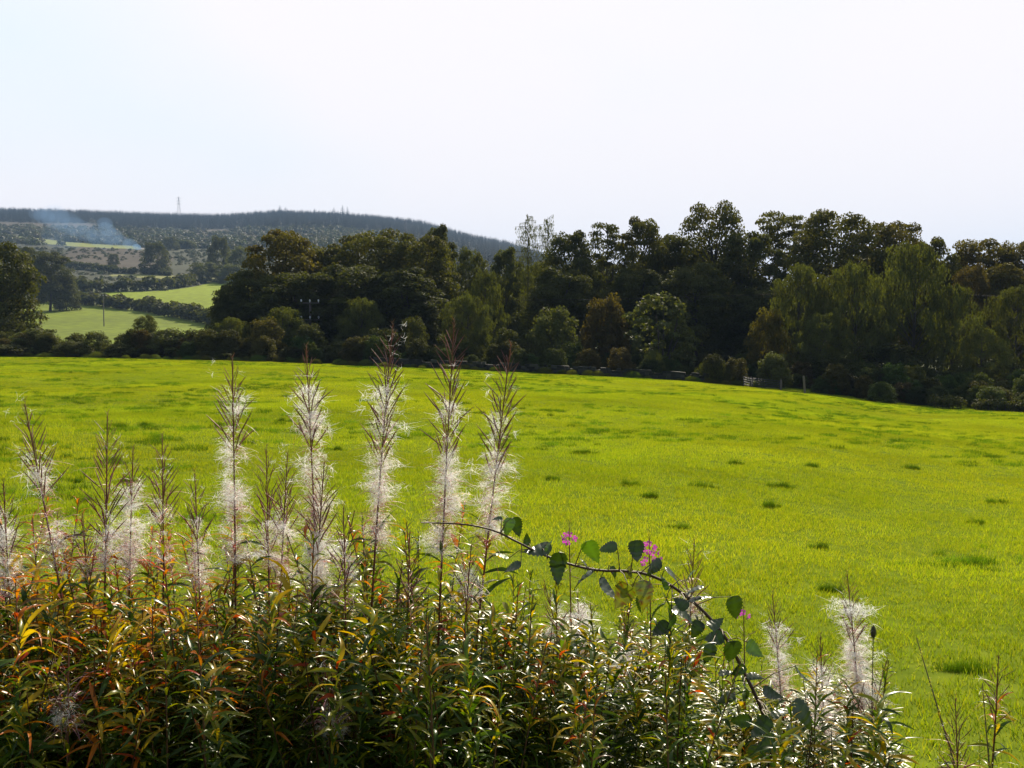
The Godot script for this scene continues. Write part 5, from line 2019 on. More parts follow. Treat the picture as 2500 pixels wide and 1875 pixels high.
func build_trees() -> void:
	var stock := {}
	for kind in [["broad", 6], ["beech", 2], ["bush", 4], ["sycamore", 1], ["gorse", 2], ["birch", 3], ["pine", 3], ["larch", 2], ["fir", 2]]:
		stock[kind[0]] = []
		for k in kind[1]: stock[kind[0]].append(grow(kind[0], 100 + k * 17))
	stock["scrub"] = [grow("scrub", 9), grow("scrub", 31)]
	rng.seed = 77
	var turn := 0
	var plain := {"broad": "broadleaf_tree", "beech": "broadleaf_tree", "bush": "bush", "sycamore": "leafy_bush", "gorse": "gorse_bush", "birch": "birch_tree", "pine": "pine_tree", "larch": "larch_tree", "fir": "conifer_tree"}
	for t in TREES:
		turn += 1
		var model: Array = stock[t[0]][turn % stock[t[0]].size()]
		var o := thing(plain[t[0]], t[7], t[8], Vector3(t[2], t[3], t[4]), t[9])
		var grown := Transform3D(Basis(Vector3.UP, u(0, TAU)).scaled(Vector3(t[6] / model[3], t[5] / model[2], t[6] / model[3])), Vector3.ZERO)
		part("trunk", model[1], M.bark, o, grown)
		part("crown", model[0], M.needle if t[0] == "fir" else M.tree[t[1]], o, grown)
	# forest on the hill: nobody could count it
	var at := []
	var tint := []
	for k in 15000:
		var s := u(-0.56, 0.16)
		var first := lerpf(1420.0, 620.0, step_s((s + 0.16) / 0.10))
		var d := sqrt(u(first * first, 2560.0 * 2560.0))
		var x := s * d
		var skip := false
		for f in field_shapes:
			if f[2].has_point(Vector2(x, -d)) and Geometry2D.is_point_in_polygon(Vector2(x, -d), f[1]): skip = true
		if skip or (d < 1620.0 and s < -0.12 and noise.get_noise_2d(x * 0.004, d * 0.004) < 0.05): continue
		var g := u(0.6, 1.05) * (0.75 if d > 2300.0 else 1.0)
		at.append(Transform3D(Basis(Vector3.UP, u(0, TAU)).scaled(Vector3(g * 1.15, g, g * 1.15)), Vector3(x, ground(x, -d) - 0.5, -d)))
		tint.append(Color.WHITE * u(0.75, 1.3))
	many("conifer_forest", stock["fir"][0][0], M.needle, at, tint, "dark conifer plantation covering the far hill", "forest")
	at = []; tint = []
	for k in 7200: # broadleaf wood below the plantation, and scrub on the moor
		var wood := k < 3600
		var d := sqrt(u(985.0 * 985.0, 1560.0 * 1560.0)) if wood else sqrt(u(440.0 * 440.0, 960.0 * 960.0))
		var x := u(-0.56, -0.05) * d
		var skip := false
		for f in field_shapes:
			if f[2].has_point(Vector2(x, -d)) and Geometry2D.is_point_in_polygon(Vector2(x, -d), f[1]): skip = f[0] != "heather" or rng.randf() < 0.65
		if skip or noise.get_noise_2d(x * 0.008, d * 0.008) < (-0.3 if wood else -0.22): continue
		var g := u(0.9, 2.1) if wood else u(0.25, 0.75)
		at.append(Transform3D(Basis(Vector3.UP, u(0, TAU)).scaled(Vector3(g, g * u(0.7, 1.2), g)), Vector3(x, ground(x, -d) - 0.3, -d)))
		tint.append(Color(u(0.8, 1.1), u(0.85, 1.05), u(0.9, 1.3)) * u(0.62, 0.8))
	many("hillside_scrub", stock["scrub"][0][0], M.far_leaf, at, tint, "grey green scrub and woodland scattered over the distant moor", "scrub")
	at = []; tint = []
	for k in 520: # weeds and low growth at the foot of the wood
		var s := u(-0.55, 0.55)
		var e := edge_at(s)
		var d: float = e[1] + u(0.4, 16.0) + (0.0 if s < 0.22 or s > 0.27 else 3.0)
		var x: float = s * d
		var g := u(0.22, 0.5)
		at.append(Transform3D(Basis(Vector3.UP, u(0, TAU)).scaled(Vector3(g, g * u(0.7, 1.3), g)), Vector3(x, ground(x, -d) - 0.1, -d)))
		tint.append(Color(u(0.7, 1.2), u(0.8, 1.2), 0.9) * u(0.6, 1.2))
	many("undergrowth", stock["bush"][0][0], M.tree[0], at, tint, "low weeds and brambles at the foot of the wood", "undergrowth")
	at = []; tint = []
	for k in 420: # rough grass and nettles along the wall's foot
		var s := u(-0.52, 0.24)
		var e := edge_at(s)
		var d: float = e[1] - u(-0.6, 1.3)
		var g := u(0.05, 0.20) * (1.0 + 0.8 * noise.get_noise_1d(s * 60.0))
		at.append(Transform3D(Basis(Vector3.UP, u(0, TAU)).scaled(Vector3(g * 1.3, g, g * 1.3)), Vector3(s * d, ground(s * d, -d) - 0.05, -d)))
		tint.append(Color(u(0.8, 1.3), u(0.9, 1.3), 0.9) * u(0.6, 1.3))
	many("edge_weeds", stock["gorse"][0][0], M.tree[2], at, tint, "rough grass and nettles along the foot of the wall", "weeds")
	for g in HEDGES: hedge(g[0] * 0.5, g[0], g.slice(2), g[1], 1.0)
	hedge(0.9, 1.1, FENCE_HEDGE, "low clipped hedge at the right end of the field, under the birches", 0.2)

func hedge(width: float, height: float, line: Array, label: String, leaf: float) -> void:
	var a := Vector3(line[0][0], line[0][1], line[0][2])
	var o := thing("hedge", label, "hedge", a, "hedges between the fields")
	var s := Shape.new()
	var t := Shape.new()
	for k in line.size() - 1:
		var p := Vector3(line[k][0], line[k][1], line[k][2]) - a
		var q := Vector3(line[k + 1][0], line[k + 1][1], line[k + 1][2]) - a
		var steps := maxi(2, int(p.distance_to(q) / (height * 0.55)))
		for j in steps:
			var m := p.lerp(q, (j + rng.randf()) / steps)
			var g := height * u(0.6, 1.1)
			t.tube(PackedVector3Array([m - Vector3(0, 0.3, 0), m + Vector3(0, g * 0.6, 0)]), PackedFloat32Array([0.06, 0.03]), 4, Color.WHITE)
			clump(s, m + Vector3(u(-1, 1) * width * 0.4, g * 0.45, u(-1, 1) * width * 0.4), g * 0.62, 0.85, 150, 0.28 * height * leaf + 0.12, 0.25, 0.02)
	part("stems", t.mesh(), M.bark, o).set_meta("kind", "stuff")
	part("foliage", s.mesh(), M.tree[0], o).set_meta("kind", "stuff")


# ---------------------------------------------------------------- field edge and hillside things

func build_edge() -> void:
	rng.seed = 300
	var a := Vector3(WALL[0][0], WALL[0][1], WALL[0][2])
	var o := thing("stone_wall", "dark dry-stone wall along the far edge of the field", "wall", a)
	var body := Shape.new()
	for k in WALL.size() - 1:
		var p := Vector3(WALL[k][0], WALL[k][1], WALL[k][2]) - a
		var q := Vector3(WALL[k + 1][0], WALL[k + 1][1], WALL[k + 1][2]) - a
		var along := (q - p).normalized()
		var turn := Basis.looking_at(along, Vector3.UP)
		for row in 4:
			var m := 0.0
			while m < p.distance_to(q):
				var w := u(0.25, 0.55)
				var size := Vector3(0.5 - 0.04 * row + u(-0.04, 0.04), u(0.19, 0.26), w)
				var at := p + along * (m + w * 0.5) + Vector3(u(-0.03, 0.03), 0.03 + row * 0.22, u(-0.03, 0.03))
				if row < 3 or rng.randf() < 0.7:
					body.box(Transform3D(turn * Basis.from_euler(Vector3(u(-0.06, 0.06), u(-0.08, 0.08), u(-0.06, 0.06))), at), size, Color(0.040, 0.040, 0.032) * u(0.5, 1.6))
				m += w + 0.01
	part("stones", body.mesh(), M.stone, o).set_meta("kind", "stuff")

	# a tubular field gate half open
	var g0 := Vector3(GATE[0][0], GATE[0][1], GATE[0][2])
	var g1 := Vector3(GATE[1][0], GATE[1][1], GATE[1][2])
	o = thing("field_gate", "galvanised tubular farm gate between the gorse and the birches", "gate", g0)
	var run := g1 - g0
	for k in 5:
		var s := Shape.new()
		var y := 0.12 + k * 0.16
		s.tube(PackedVector3Array([Vector3(0, y, 0), run + Vector3(0, y, 0)]), PackedFloat32Array([0.024, 0.024]), 6, Color.WHITE)
		part("rail", s.mesh(), M.metal, o)
	for k in 3:
		var s := Shape.new()
		var p := run * (k * 0.5)
		s.tube(PackedVector3Array([p + Vector3(0, 0.08, 0), p + Vector3(0, 0.8, 0)]), PackedFloat32Array([0.026, 0.026]), 6, Color.WHITE)
		part("upright", s.mesh(), M.metal, o)
	for k in 2:
		var s := Shape.new()
		var p := run * float(k) + Vector3(-0.12 + 0.24 * k, 0, 0)
		s.tube(PackedVector3Array([p + Vector3(0, -0.4, 0), p + Vector3(0, 0.85, 0), p + Vector3(0, 0.9, 0)]), PackedFloat32Array([0.09, 0.085, 0.03]), 7, Color.WHITE)
		part("gate_post", s.mesh(), M.wood, o)
	var hurdle := thing("metal_hurdle", "small tilted metal hurdle catching the light beside the gate", "hurdle", g0 + Vector3(-0.9, 0.0, 0.6))
	for k in 4:
		var s := Shape.new()
		s.tube(PackedVector3Array([Vector3(0, 0.3 + k * 0.2, 0), Vector3(0.75, 0.12 + k * 0.2, 0.2)]), PackedFloat32Array([0.03, 0.03]), 6, Color.WHITE)
		part("rail", s.mesh(), M.metal, hurdle)
	for k in 2:
		var s := Shape.new()
		var b := Vector3(0.75 * k, -0.05, 0.2 * k)
		s.tube(PackedVector3Array([b, b + Vector3(0, 1.05 - 0.13 * k, 0)]), PackedFloat32Array([0.03, 0.03]), 6, Color.WHITE)
		part("upright", s.mesh(), M.metal, hurdle)
	o = thing("fence_post", "lone leaning wooden post at the edge of the tree shade", "post", Vector3(POST[0][0], POST[0][1], POST[0][2]))
	var ps := Shape.new()
	ps.tube(PackedVector3Array([Vector3(0, -0.3, 0), Vector3(-0.08, 0.7, 0), Vector3(-0.16, 1.45, 0), Vector3(-0.17, 1.48, 0)]), PackedFloat32Array([0.09, 0.085, 0.08, 0.03]), 7, Color.WHITE)
	part("shaft", ps.mesh(), M.wood, o)
	var pc := Shape.new()
	pc.tube(PackedVector3Array([Vector3(-0.02, 1.1, 0.06), Vector3(-0.24, 1.13, 0.07)]), PackedFloat32Array([0.025, 0.02]), 5, Color.WHITE)
	part("rail_stub", pc.mesh(), M.wood, o)

	var heads := []
	for k in 2:
		var f := Vector3(POLES[k][0], POLES[k][1], POLES[k][2])
		var top := Vector3(POLE_TOPS[k][0], POLE_TOPS[k][1], POLE_TOPS[k][2])
		f.x = top.x
		o = thing("power_pole", ["distant power pole standing in the pale pasture at the left", "nearer power pole half lost against the dark copse"][k], "power pole", f, "wooden power poles")
		var h := top.y - f.y
		var s := Shape.new()
		s.tube(PackedVector3Array([Vector3(0, -0.5, 0), Vector3(0, h, 0)]), PackedFloat32Array([0.17, 0.12]), 8, Color.WHITE)
		part("shaft", s.mesh(), M.wood, o)
		var arms := [h - 0.35] if k == 0 else [h - 0.2, h - 1.95]
		for y in arms:
			s = Shape.new()
			s.box(Transform3D(Basis(), Vector3(0, y, 0.16)), Vector3(2.0, 0.10, 0.10), Color.WHITE)
			var arm := part("crossarm", s.mesh(), M.wood, o)
			for j in 3:
				s = Shape.new()
				var p := Vector3(-0.9 + 0.9 * j, y + 0.05, 0.16)
				s.tube(PackedVector3Array([p, p + Vector3(0, 0.1, 0), p + Vector3(0, 0.14, 0), p + Vector3(0, 0.3, 0), p + Vector3(0, 0.34, 0)]), PackedFloat32Array([0.03, 0.04, 0.09, 0.08, 0.02]), 8, Color.WHITE)
				part("insulator", s.mesh(), M.ceramic, arm)
		heads.append(f + Vector3(0, arms[0] + 0.4, 0.16))
	for j in 3:
		var off := Vector3(-1.15 + 1.15 * j, 0, 0)
		var pts := PackedVector3Array()
		var rad := PackedFloat32Array()
		var ends := [heads[0] + off, heads[1] + off, Vector3(36.0, 3.9, -106.0) + off, Vector3(95.0, 2.0, -96.0) + off]
		for e in 3:
			for k in 9:
				var t := k / 8.0
				pts.append((ends[e] as Vector3).lerp(ends[e + 1], t) - Vector3(0, 4.0 * t * (1.0 - t) * (2.5 if e == 0 else 0.5), 0))
				rad.append(0.007)
		var s := Shape.new()
		s.tube(pts, rad, 4, Color(0.25, 0.25, 0.25))
		tag(part("power_line", s.mesh(), M.wood, self), ["thin power wire strung across the wood, on the left insulators", "thin power wire strung across the wood, on the middle insulators", "thin power wire strung across the wood, on the right insulators"][j], "wire", "wires of the power line")

	for k in 2:
		var f := Vector3(PYLONS[k][0], PYLONS[k][1], PYLONS[k][2])
		var h: float = PYLONS[k][3]
		o = thing("pylon", ["pale lattice pylon on the skyline of the hill", "pale pylon low on the hillside above the copse"][k], "pylon", f, "electricity pylons on the hill")
		var s := Shape.new()
		var w := h * 0.10
		for c in 4:
			var cx := -1.0 if c % 2 == 0 else 1.0
			var cz := -1.0 if c < 2 else 1.0
			s.tube(PackedVector3Array([Vector3(cx * w, -1, cz * w), Vector3(cx * w * 0.35, h * 0.62, cz * w * 0.35), Vector3(0, h, 0)]), PackedFloat32Array([0.2, 0.18, 0.16]), 4, Color.WHITE)
		for j in 7:
			var y0 := h * (0.08 + 0.12 * j)
			var wa := w * (1.0 - 0.9 * y0 / h)
			s.tube(PackedVector3Array([Vector3(-wa, y0, -wa), Vector3(wa, y0 + h * 0.1, wa)]), PackedFloat32Array([0.16, 0.16]), 3, Color.WHITE)
			s.tube(PackedVector3Array([Vector3(wa, y0, -wa), Vector3(-wa, y0 + h * 0.1, wa)]), PackedFloat32Array([0.16, 0.16]), 3, Color.WHITE)
		part("tower", s.mesh(), M.metal, o)
		for j in 3:
			s = Shape.new()
			var y := h * (0.62 + 0.14 * j)
			s.tube(PackedVector3Array([Vector3(-h * 0.13, y, 0), Vector3(0, y + h * 0.03, 0), Vector3(h * 0.13, y, 0)]), PackedFloat32Array([0.25, 0.4, 0.25]), 4, Color.WHITE)
			part("crossarm", s.mesh(), M.metal, o)

	o = thing("bonfire", "pale heap of burning brushwood sending up blue smoke", "bonfire", Vector3(FIRE[0], FIRE[1], FIRE[2]))
	var heap := Shape.new()
	for k in 60:
		var p := Vector3(rng.randfn() * 1.6, u(0, 1.4), rng.randfn() * 0.8)
		heap.tube(PackedVector3Array([p, p + ball() * Vector3(2.0, 0.6, 1.0)]), PackedFloat32Array([0.12, 0.06]), 4, Color(0.6, 0.56, 0.5) * u(0.7, 1.3))
	part("branches", heap.mesh(), M.stone, o).set_meta("kind", "stuff")
	var ash := Shape.new()
	for k in 24:
		var a0 := TAU * k / 24.0
		var a1 := TAU * (k + 1) / 24.0
		ash.tri(Vector3(0, 1.1, 0), Vector3(cos(a0) * 3.6, -0.2, sin(a0) * 1.8), Vector3(cos(a1) * 3.6, -0.2, sin(a1) * 1.8), Color(0.62, 0.58, 0.55))
	part("ash_heap", ash.mesh(), M.stone, o)
	var smoke := Node3D.new()
	smoke.name = "smoke"
	add_child(smoke)
	tag(smoke, "thin blue smoke drifting left from the bonfire", "smoke", "", "stuff")
	for p in SMOKE:
		var f := FogVolume.new()
		f.shape = RenderingServer.FOG_VOLUME_SHAPE_ELLIPSOID
		f.size = Vector3(p[3] * u(2.0, 2.8), p[3] * u(1.4, 2.0), p[3] * 2.0)
		var fm := FogMaterial.new()
		fm.density = p[4]
		fm.albedo = Color(0.62, 0.80, 1.0)
		f.material = fm
		f.name = "puff"
		smoke.add_child(f, true)
		f.position = Vector3(p[0], p[1], p[2])
		f.rotation.z = u(-0.5, 0.1)


# ---------------------------------------------------------------- willowherb in the foreground

var leaves := {}   # tone name -> leaf meshes
var pods := []
var fluffs := []
var curls := []

# a narrow folded leaf along +x that droops towards its tip
func lance(length: float, width: float, droop: float, twist: float, tone: Color, tip: Color) -> ArrayMesh:
	var s := Shape.new()
	var n := 6
	for k in n + 1:
		var t := float(k) / n
		var w := width * 0.5 * pow(sin(PI * clampf(0.06 + 0.92 * t, 0.0, 1.0)), 0.8) * (1.15 - 0.45 * t)
		var c := Vector3(length * (t - 0.18 * droop * t * t), length * (0.10 * sin(PI * t) - droop * t * t * 0.45), length * 0.06 * twist * sin(3.0 * t))
		var side := Vector3(0, sin(twist * t), cos(twist * t))
		var wave := 0.14 * sin(t * 19.0 + twist * 5.0)
		var col := tone.lerp(tip, pow(t, 2.0))
		s.v.append(c + side * w + Vector3(0, w * (0.35 + wave), 0)); s.c.append(col)
		s.v.append(c); s.c.append(col * 1.15)
		s.v.append(c - side * w + Vector3(0, w * (0.35 - wave), 0)); s.c.append(col)
	for k in n:
		var p := k * 3
		for q in [0, 1, 3, 1, 4, 3, 1, 2, 4, 2, 5, 4]: s.i.append(p + q)
	return s.mesh()

func thread(s: Shape, p: Vector3, d: Vector3, bend: Vector3, length: float, width: float, steps: int, col: Color) -> void:
	var side := d.cross(ball()).normalized() * width
	var n := s.v.size()
	for k in steps + 1:
		var t := float(k) / steps
		var w := side * (1.0 - 0.75 * t)
		s.v.append(p - w); s.v.append(p + w)
		s.c.append(col); s.c.append(col)
		d = (d + bend / steps).normalized()
		p += d * length / steps
	for k in steps:
		for q in [0, 1, 2, 1, 3, 2]: s.i.append(n + k * 2 + q)

func build_stock() -> void:
	rng.seed = 501
	var tones := {
		"green": [Color(0.066, 0.115, 0.014), Color(0.085, 0.125, 0.014)],
		"deep": [Color(0.036, 0.070, 0.012), Color(0.042, 0.078, 0.012)],
		"olive": [Color(0.170, 0.190, 0.016), Color(0.230, 0.190, 0.016)],
		"yellow": [Color(0.380, 0.270, 0.018), Color(0.400, 0.230, 0.016)],
		"orange": [Color(0.400, 0.135, 0.014), Color(0.420, 0.095, 0.014)],
		"red": [Color(0.360, 0.050, 0.018), Color(0.380, 0.065, 0.016)],
		"brown": [Color(0.120, 0.066, 0.024), Color(0.080, 0.042, 0.016)],
	}
	for t in tones:
		leaves[t] = []
		for k in 5:
			leaves[t].append(lance(u(0.040, 0.078), u(0.006, 0.0105), u(0.0, 0.9), u(-0.9, 0.9), tones[t][0] * u(0.85, 1.15), tones[t][1]))
	for k in 6: # seed pods: slim four-sided, gently bowed, on a short stalk
		var s := Shape.new()
		var l := u(0.052, 0.075)
		var bow := u(-0.006, 0.010)
		var pts := PackedVector3Array()
		var rad := PackedFloat32Array()
		for j in 6:
			var t := j / 5.0
			pts.append(Vector3(l * 1.2 * t, bow * t * t * 2.0, 0))
			rad.append([0.0005, 0.0007, 0.0013, 0.0014, 0.0011, 0.0003][j])
		s.tube(pts, rad, 4, [Color(0.190, 0.078, 0.062), Color(0.130, 0.058, 0.044), Color(0.250, 0.090, 0.074)][k % 3])
		pods.append(s.mesh())
	for k in 8: # a few tufts of shed seed hair, tangled
		var s := Shape.new()
		var sparse := k >= 6
		for j in (5 if sparse else 22):
			var a := u(0, TAU)
			var p := Vector3(cos(a), 0, sin(a)) * (absf(rng.randfn()) * 0.016 if not sparse else u(0.01, 0.04)) + Vector3(0, rng.randfn() * 0.022, 0)
			var d := (Vector3(cos(a), u(-0.9, 0.5), sin(a)) * 0.5 + ball()).normalized()
			for q in (6 if sparse else rng.randi_range(8, 20)):
				thread(s, p + ball() * 0.005, (d + ball() * 1.0).normalized(), ball() * u(2.0, 8.0) + Vector3(0, -0.6, 0), u(0.008, 0.026), u(0.00018, 0.00042), 5, Color.WHITE * u(0.85, 1.0))
		fluffs.append(s.mesh())
	for k in 4: # split pod walls, curled back
		var s := Shape.new()
		for j in 11:
			var a := u(0, TAU)
			var out_ := Vector3(cos(a), 0, sin(a))
			var p := out_ * 0.006 + Vector3(0, u(-0.05, 0.05), 0)
			thread(s, p, (out_ * 0.8 + Vector3.UP * 0.7).normalized(), out_ * u(0.2, 0.9) + Vector3(u(-1.5, 1.5), u(-4.0, -1.0), u(-1.5, 1.5)), u(0.045, 0.08), u(0.0005, 0.0009), 7, Color(u(0.34, 0.60), u(0.16, 0.27), u(0.14, 0.24)))
		curls.append(s.mesh())

func aim(a: float, up: float, roll: float) -> Basis:
	return Basis(Vector3.UP, a) * Basis(Vector3(0, 0, 1), up) * Basis(Vector3.RIGHT, roll)

func pick(red: float, high: float) -> String:
	# leaves turn from the top of the plant downwards
	var x := rng.randf()
	if x < red * high * 0.7: return ["red", "orange", "orange", "yellow"][rng.randi() % 4]
	if x < red * high * 0.9 + 0.025: return ["yellow", "olive", "orange", "brown"][rng.randi() % 4]
	return ["green", "olive" if high > 0.05 else "green", "deep", "olive", "yellow" if high > 0.4 else "deep"][rng.randi() % 5]

func add_leaf(o: Node3D, at: Vector3, a: float, up: float, scale_: float, tone: String) -> void:
	var l: Array = leaves[tone]
	part("leaf", l[rng.randi() % l.size()], M.leaf, o, Transform3D(aim(a, up, u(-0.5, 0.5)) * Basis.from_scale(Vector3.ONE * scale_), at))

func spike(h: Array) -> void:
	var tip := Vector3(h[0], h[1], h[2])
	var base := Vector3(h[3], h[4], h[5])
	var o := thing("willowherb_plant", h[10], "wildflower", base, "willowherb stems gone to seed")
	var top := tip - base
	var bow := Vector3(u(-0.03, 0.03), 0, u(-0.03, 0.03))
	var total := top.length()
	var along := func(t: float) -> Vector3: return top * t + bow * sin(PI * t)
	var pts := PackedVector3Array()
	var rad := PackedFloat32Array()
	for k in 11:
		var t := k / 10.0
		pts.append(along.call(t) - (Vector3(0, 0.03, 0) if k == 0 else Vector3.ZERO))
		rad.append(lerpf(0.0048, 0.0011, pow(t, 1.3)))
	var s := Shape.new()
	s.tube(pts, rad, 6, Color(0.150, 0.055, 0.032) * u(0.8, 1.2))
	part("stem", s.mesh(), M.stem, o)
	var full: float = h[8]
	var lp: float = h[6]
	var lf: float = h[7]
	var y := 0.0
	var a := u(0, TAU)
	# bud tip
	s = Shape.new()
	for k in 9:
		var p: Vector3 = along.call(1.0) + Vector3(0, -0.004 * k + 0.008, 0)
		thread(s, p, (Vector3(cos(k * 2.4), 1.6, sin(k * 2.4))).normalized(), Vector3.ZERO, 0.012, 0.001, 2, Color(0.20, 0.12, 0.07))
	part("bud", s.mesh(), M.pod, o)
	while y < lp + 0.05: # pods, dense and close to upright
		y += u(0.0040, 0.0072)
		a += 2.399963 + u(-0.3, 0.3)
		if full < 0.2 and rng.randf() < 0.35: continue
		part("seed_pod", pods[rng.randi() % pods.size()], M.pod, o, Transform3D(aim(a, u(0.78, 1.14), u(0, TAU)) * Basis.from_scale(Vector3.ONE * lerpf(0.5, 1.12, minf(1.0, y / 0.14))), along.call(1.0 - (y + 0.035) / total)))
	var from := lp * 0.62
	var q := from
	var drift := u(0, 100)
	while q < lp + lf: # fluff below and among the lower pods, in uneven masses
		var mass := 0.62 + 1.9 * noise.get_noise_1d((q + drift) * 17.0)
		var thick := full * mass * (0.45 if q < lp else 1.0)
		var at: Vector3 = along.call(1.0 - (q + 0.02) / total)
		var wide := clampf(u(0.8, 1.2) * (0.65 + 0.65 * mass) * (0.8 + 0.25 * full), 0.6, 2.4)
		if rng.randf() < thick:
			var lean := Vector3(u(-1, 1), 0, u(-1, 1)) * 0.014
			part("seed_fluff", fluffs[rng.randi() % 6], M.fluff, o, Transform3D(Basis(Vector3.UP, u(0, TAU)).scaled(Vector3(wide, u(0.8, 1.2), wide)), at + lean)).set_meta("kind", "stuff")
		for again in (3 if q > lp + lf * 0.5 else 1 if q > lp else 1 if q > lp * 0.9 or rng.randf() < 0.2 else 0):
			part("split_pods", curls[rng.randi() % 4], M.pod, o, Transform3D(Basis(Vector3.UP, u(0, TAU)).scaled(Vector3(1, 0.8, 1) * u(0.8, 1.15)), at)).set_meta("kind", "stuff")
		q += u(0.012, 0.022)
	for k in int(1 + lp * 12.0 * minf(full, 1.0)):
		part("seed_wisp", fluffs[6 + rng.randi() % 2], M.fluff, o, Transform3D(Basis(Vector3.UP, u(0, TAU)).scaled(Vector3(1.15, u(0.6, 1.0), 1.15)), along.call(1.0 - u(0.0, lp) / total))).set_meta("kind", "stuff")
	y = lp + lf * 0.9
	var start := y
	while total - y > 0.45:
		y += u(0.006, 0.011)
		a += 2.399963 + u(-0.3, 0.3)
		var high := clampf(1.0 - (y - start) / 0.36, 0.0, 1.0)
		add_leaf(o, along.call(1.0 - y / total), a, u(-0.1, 0.9), u(0.9, 1.55), pick(h[9] * (1.0 if h[3] < -0.75 else 0.6), high))

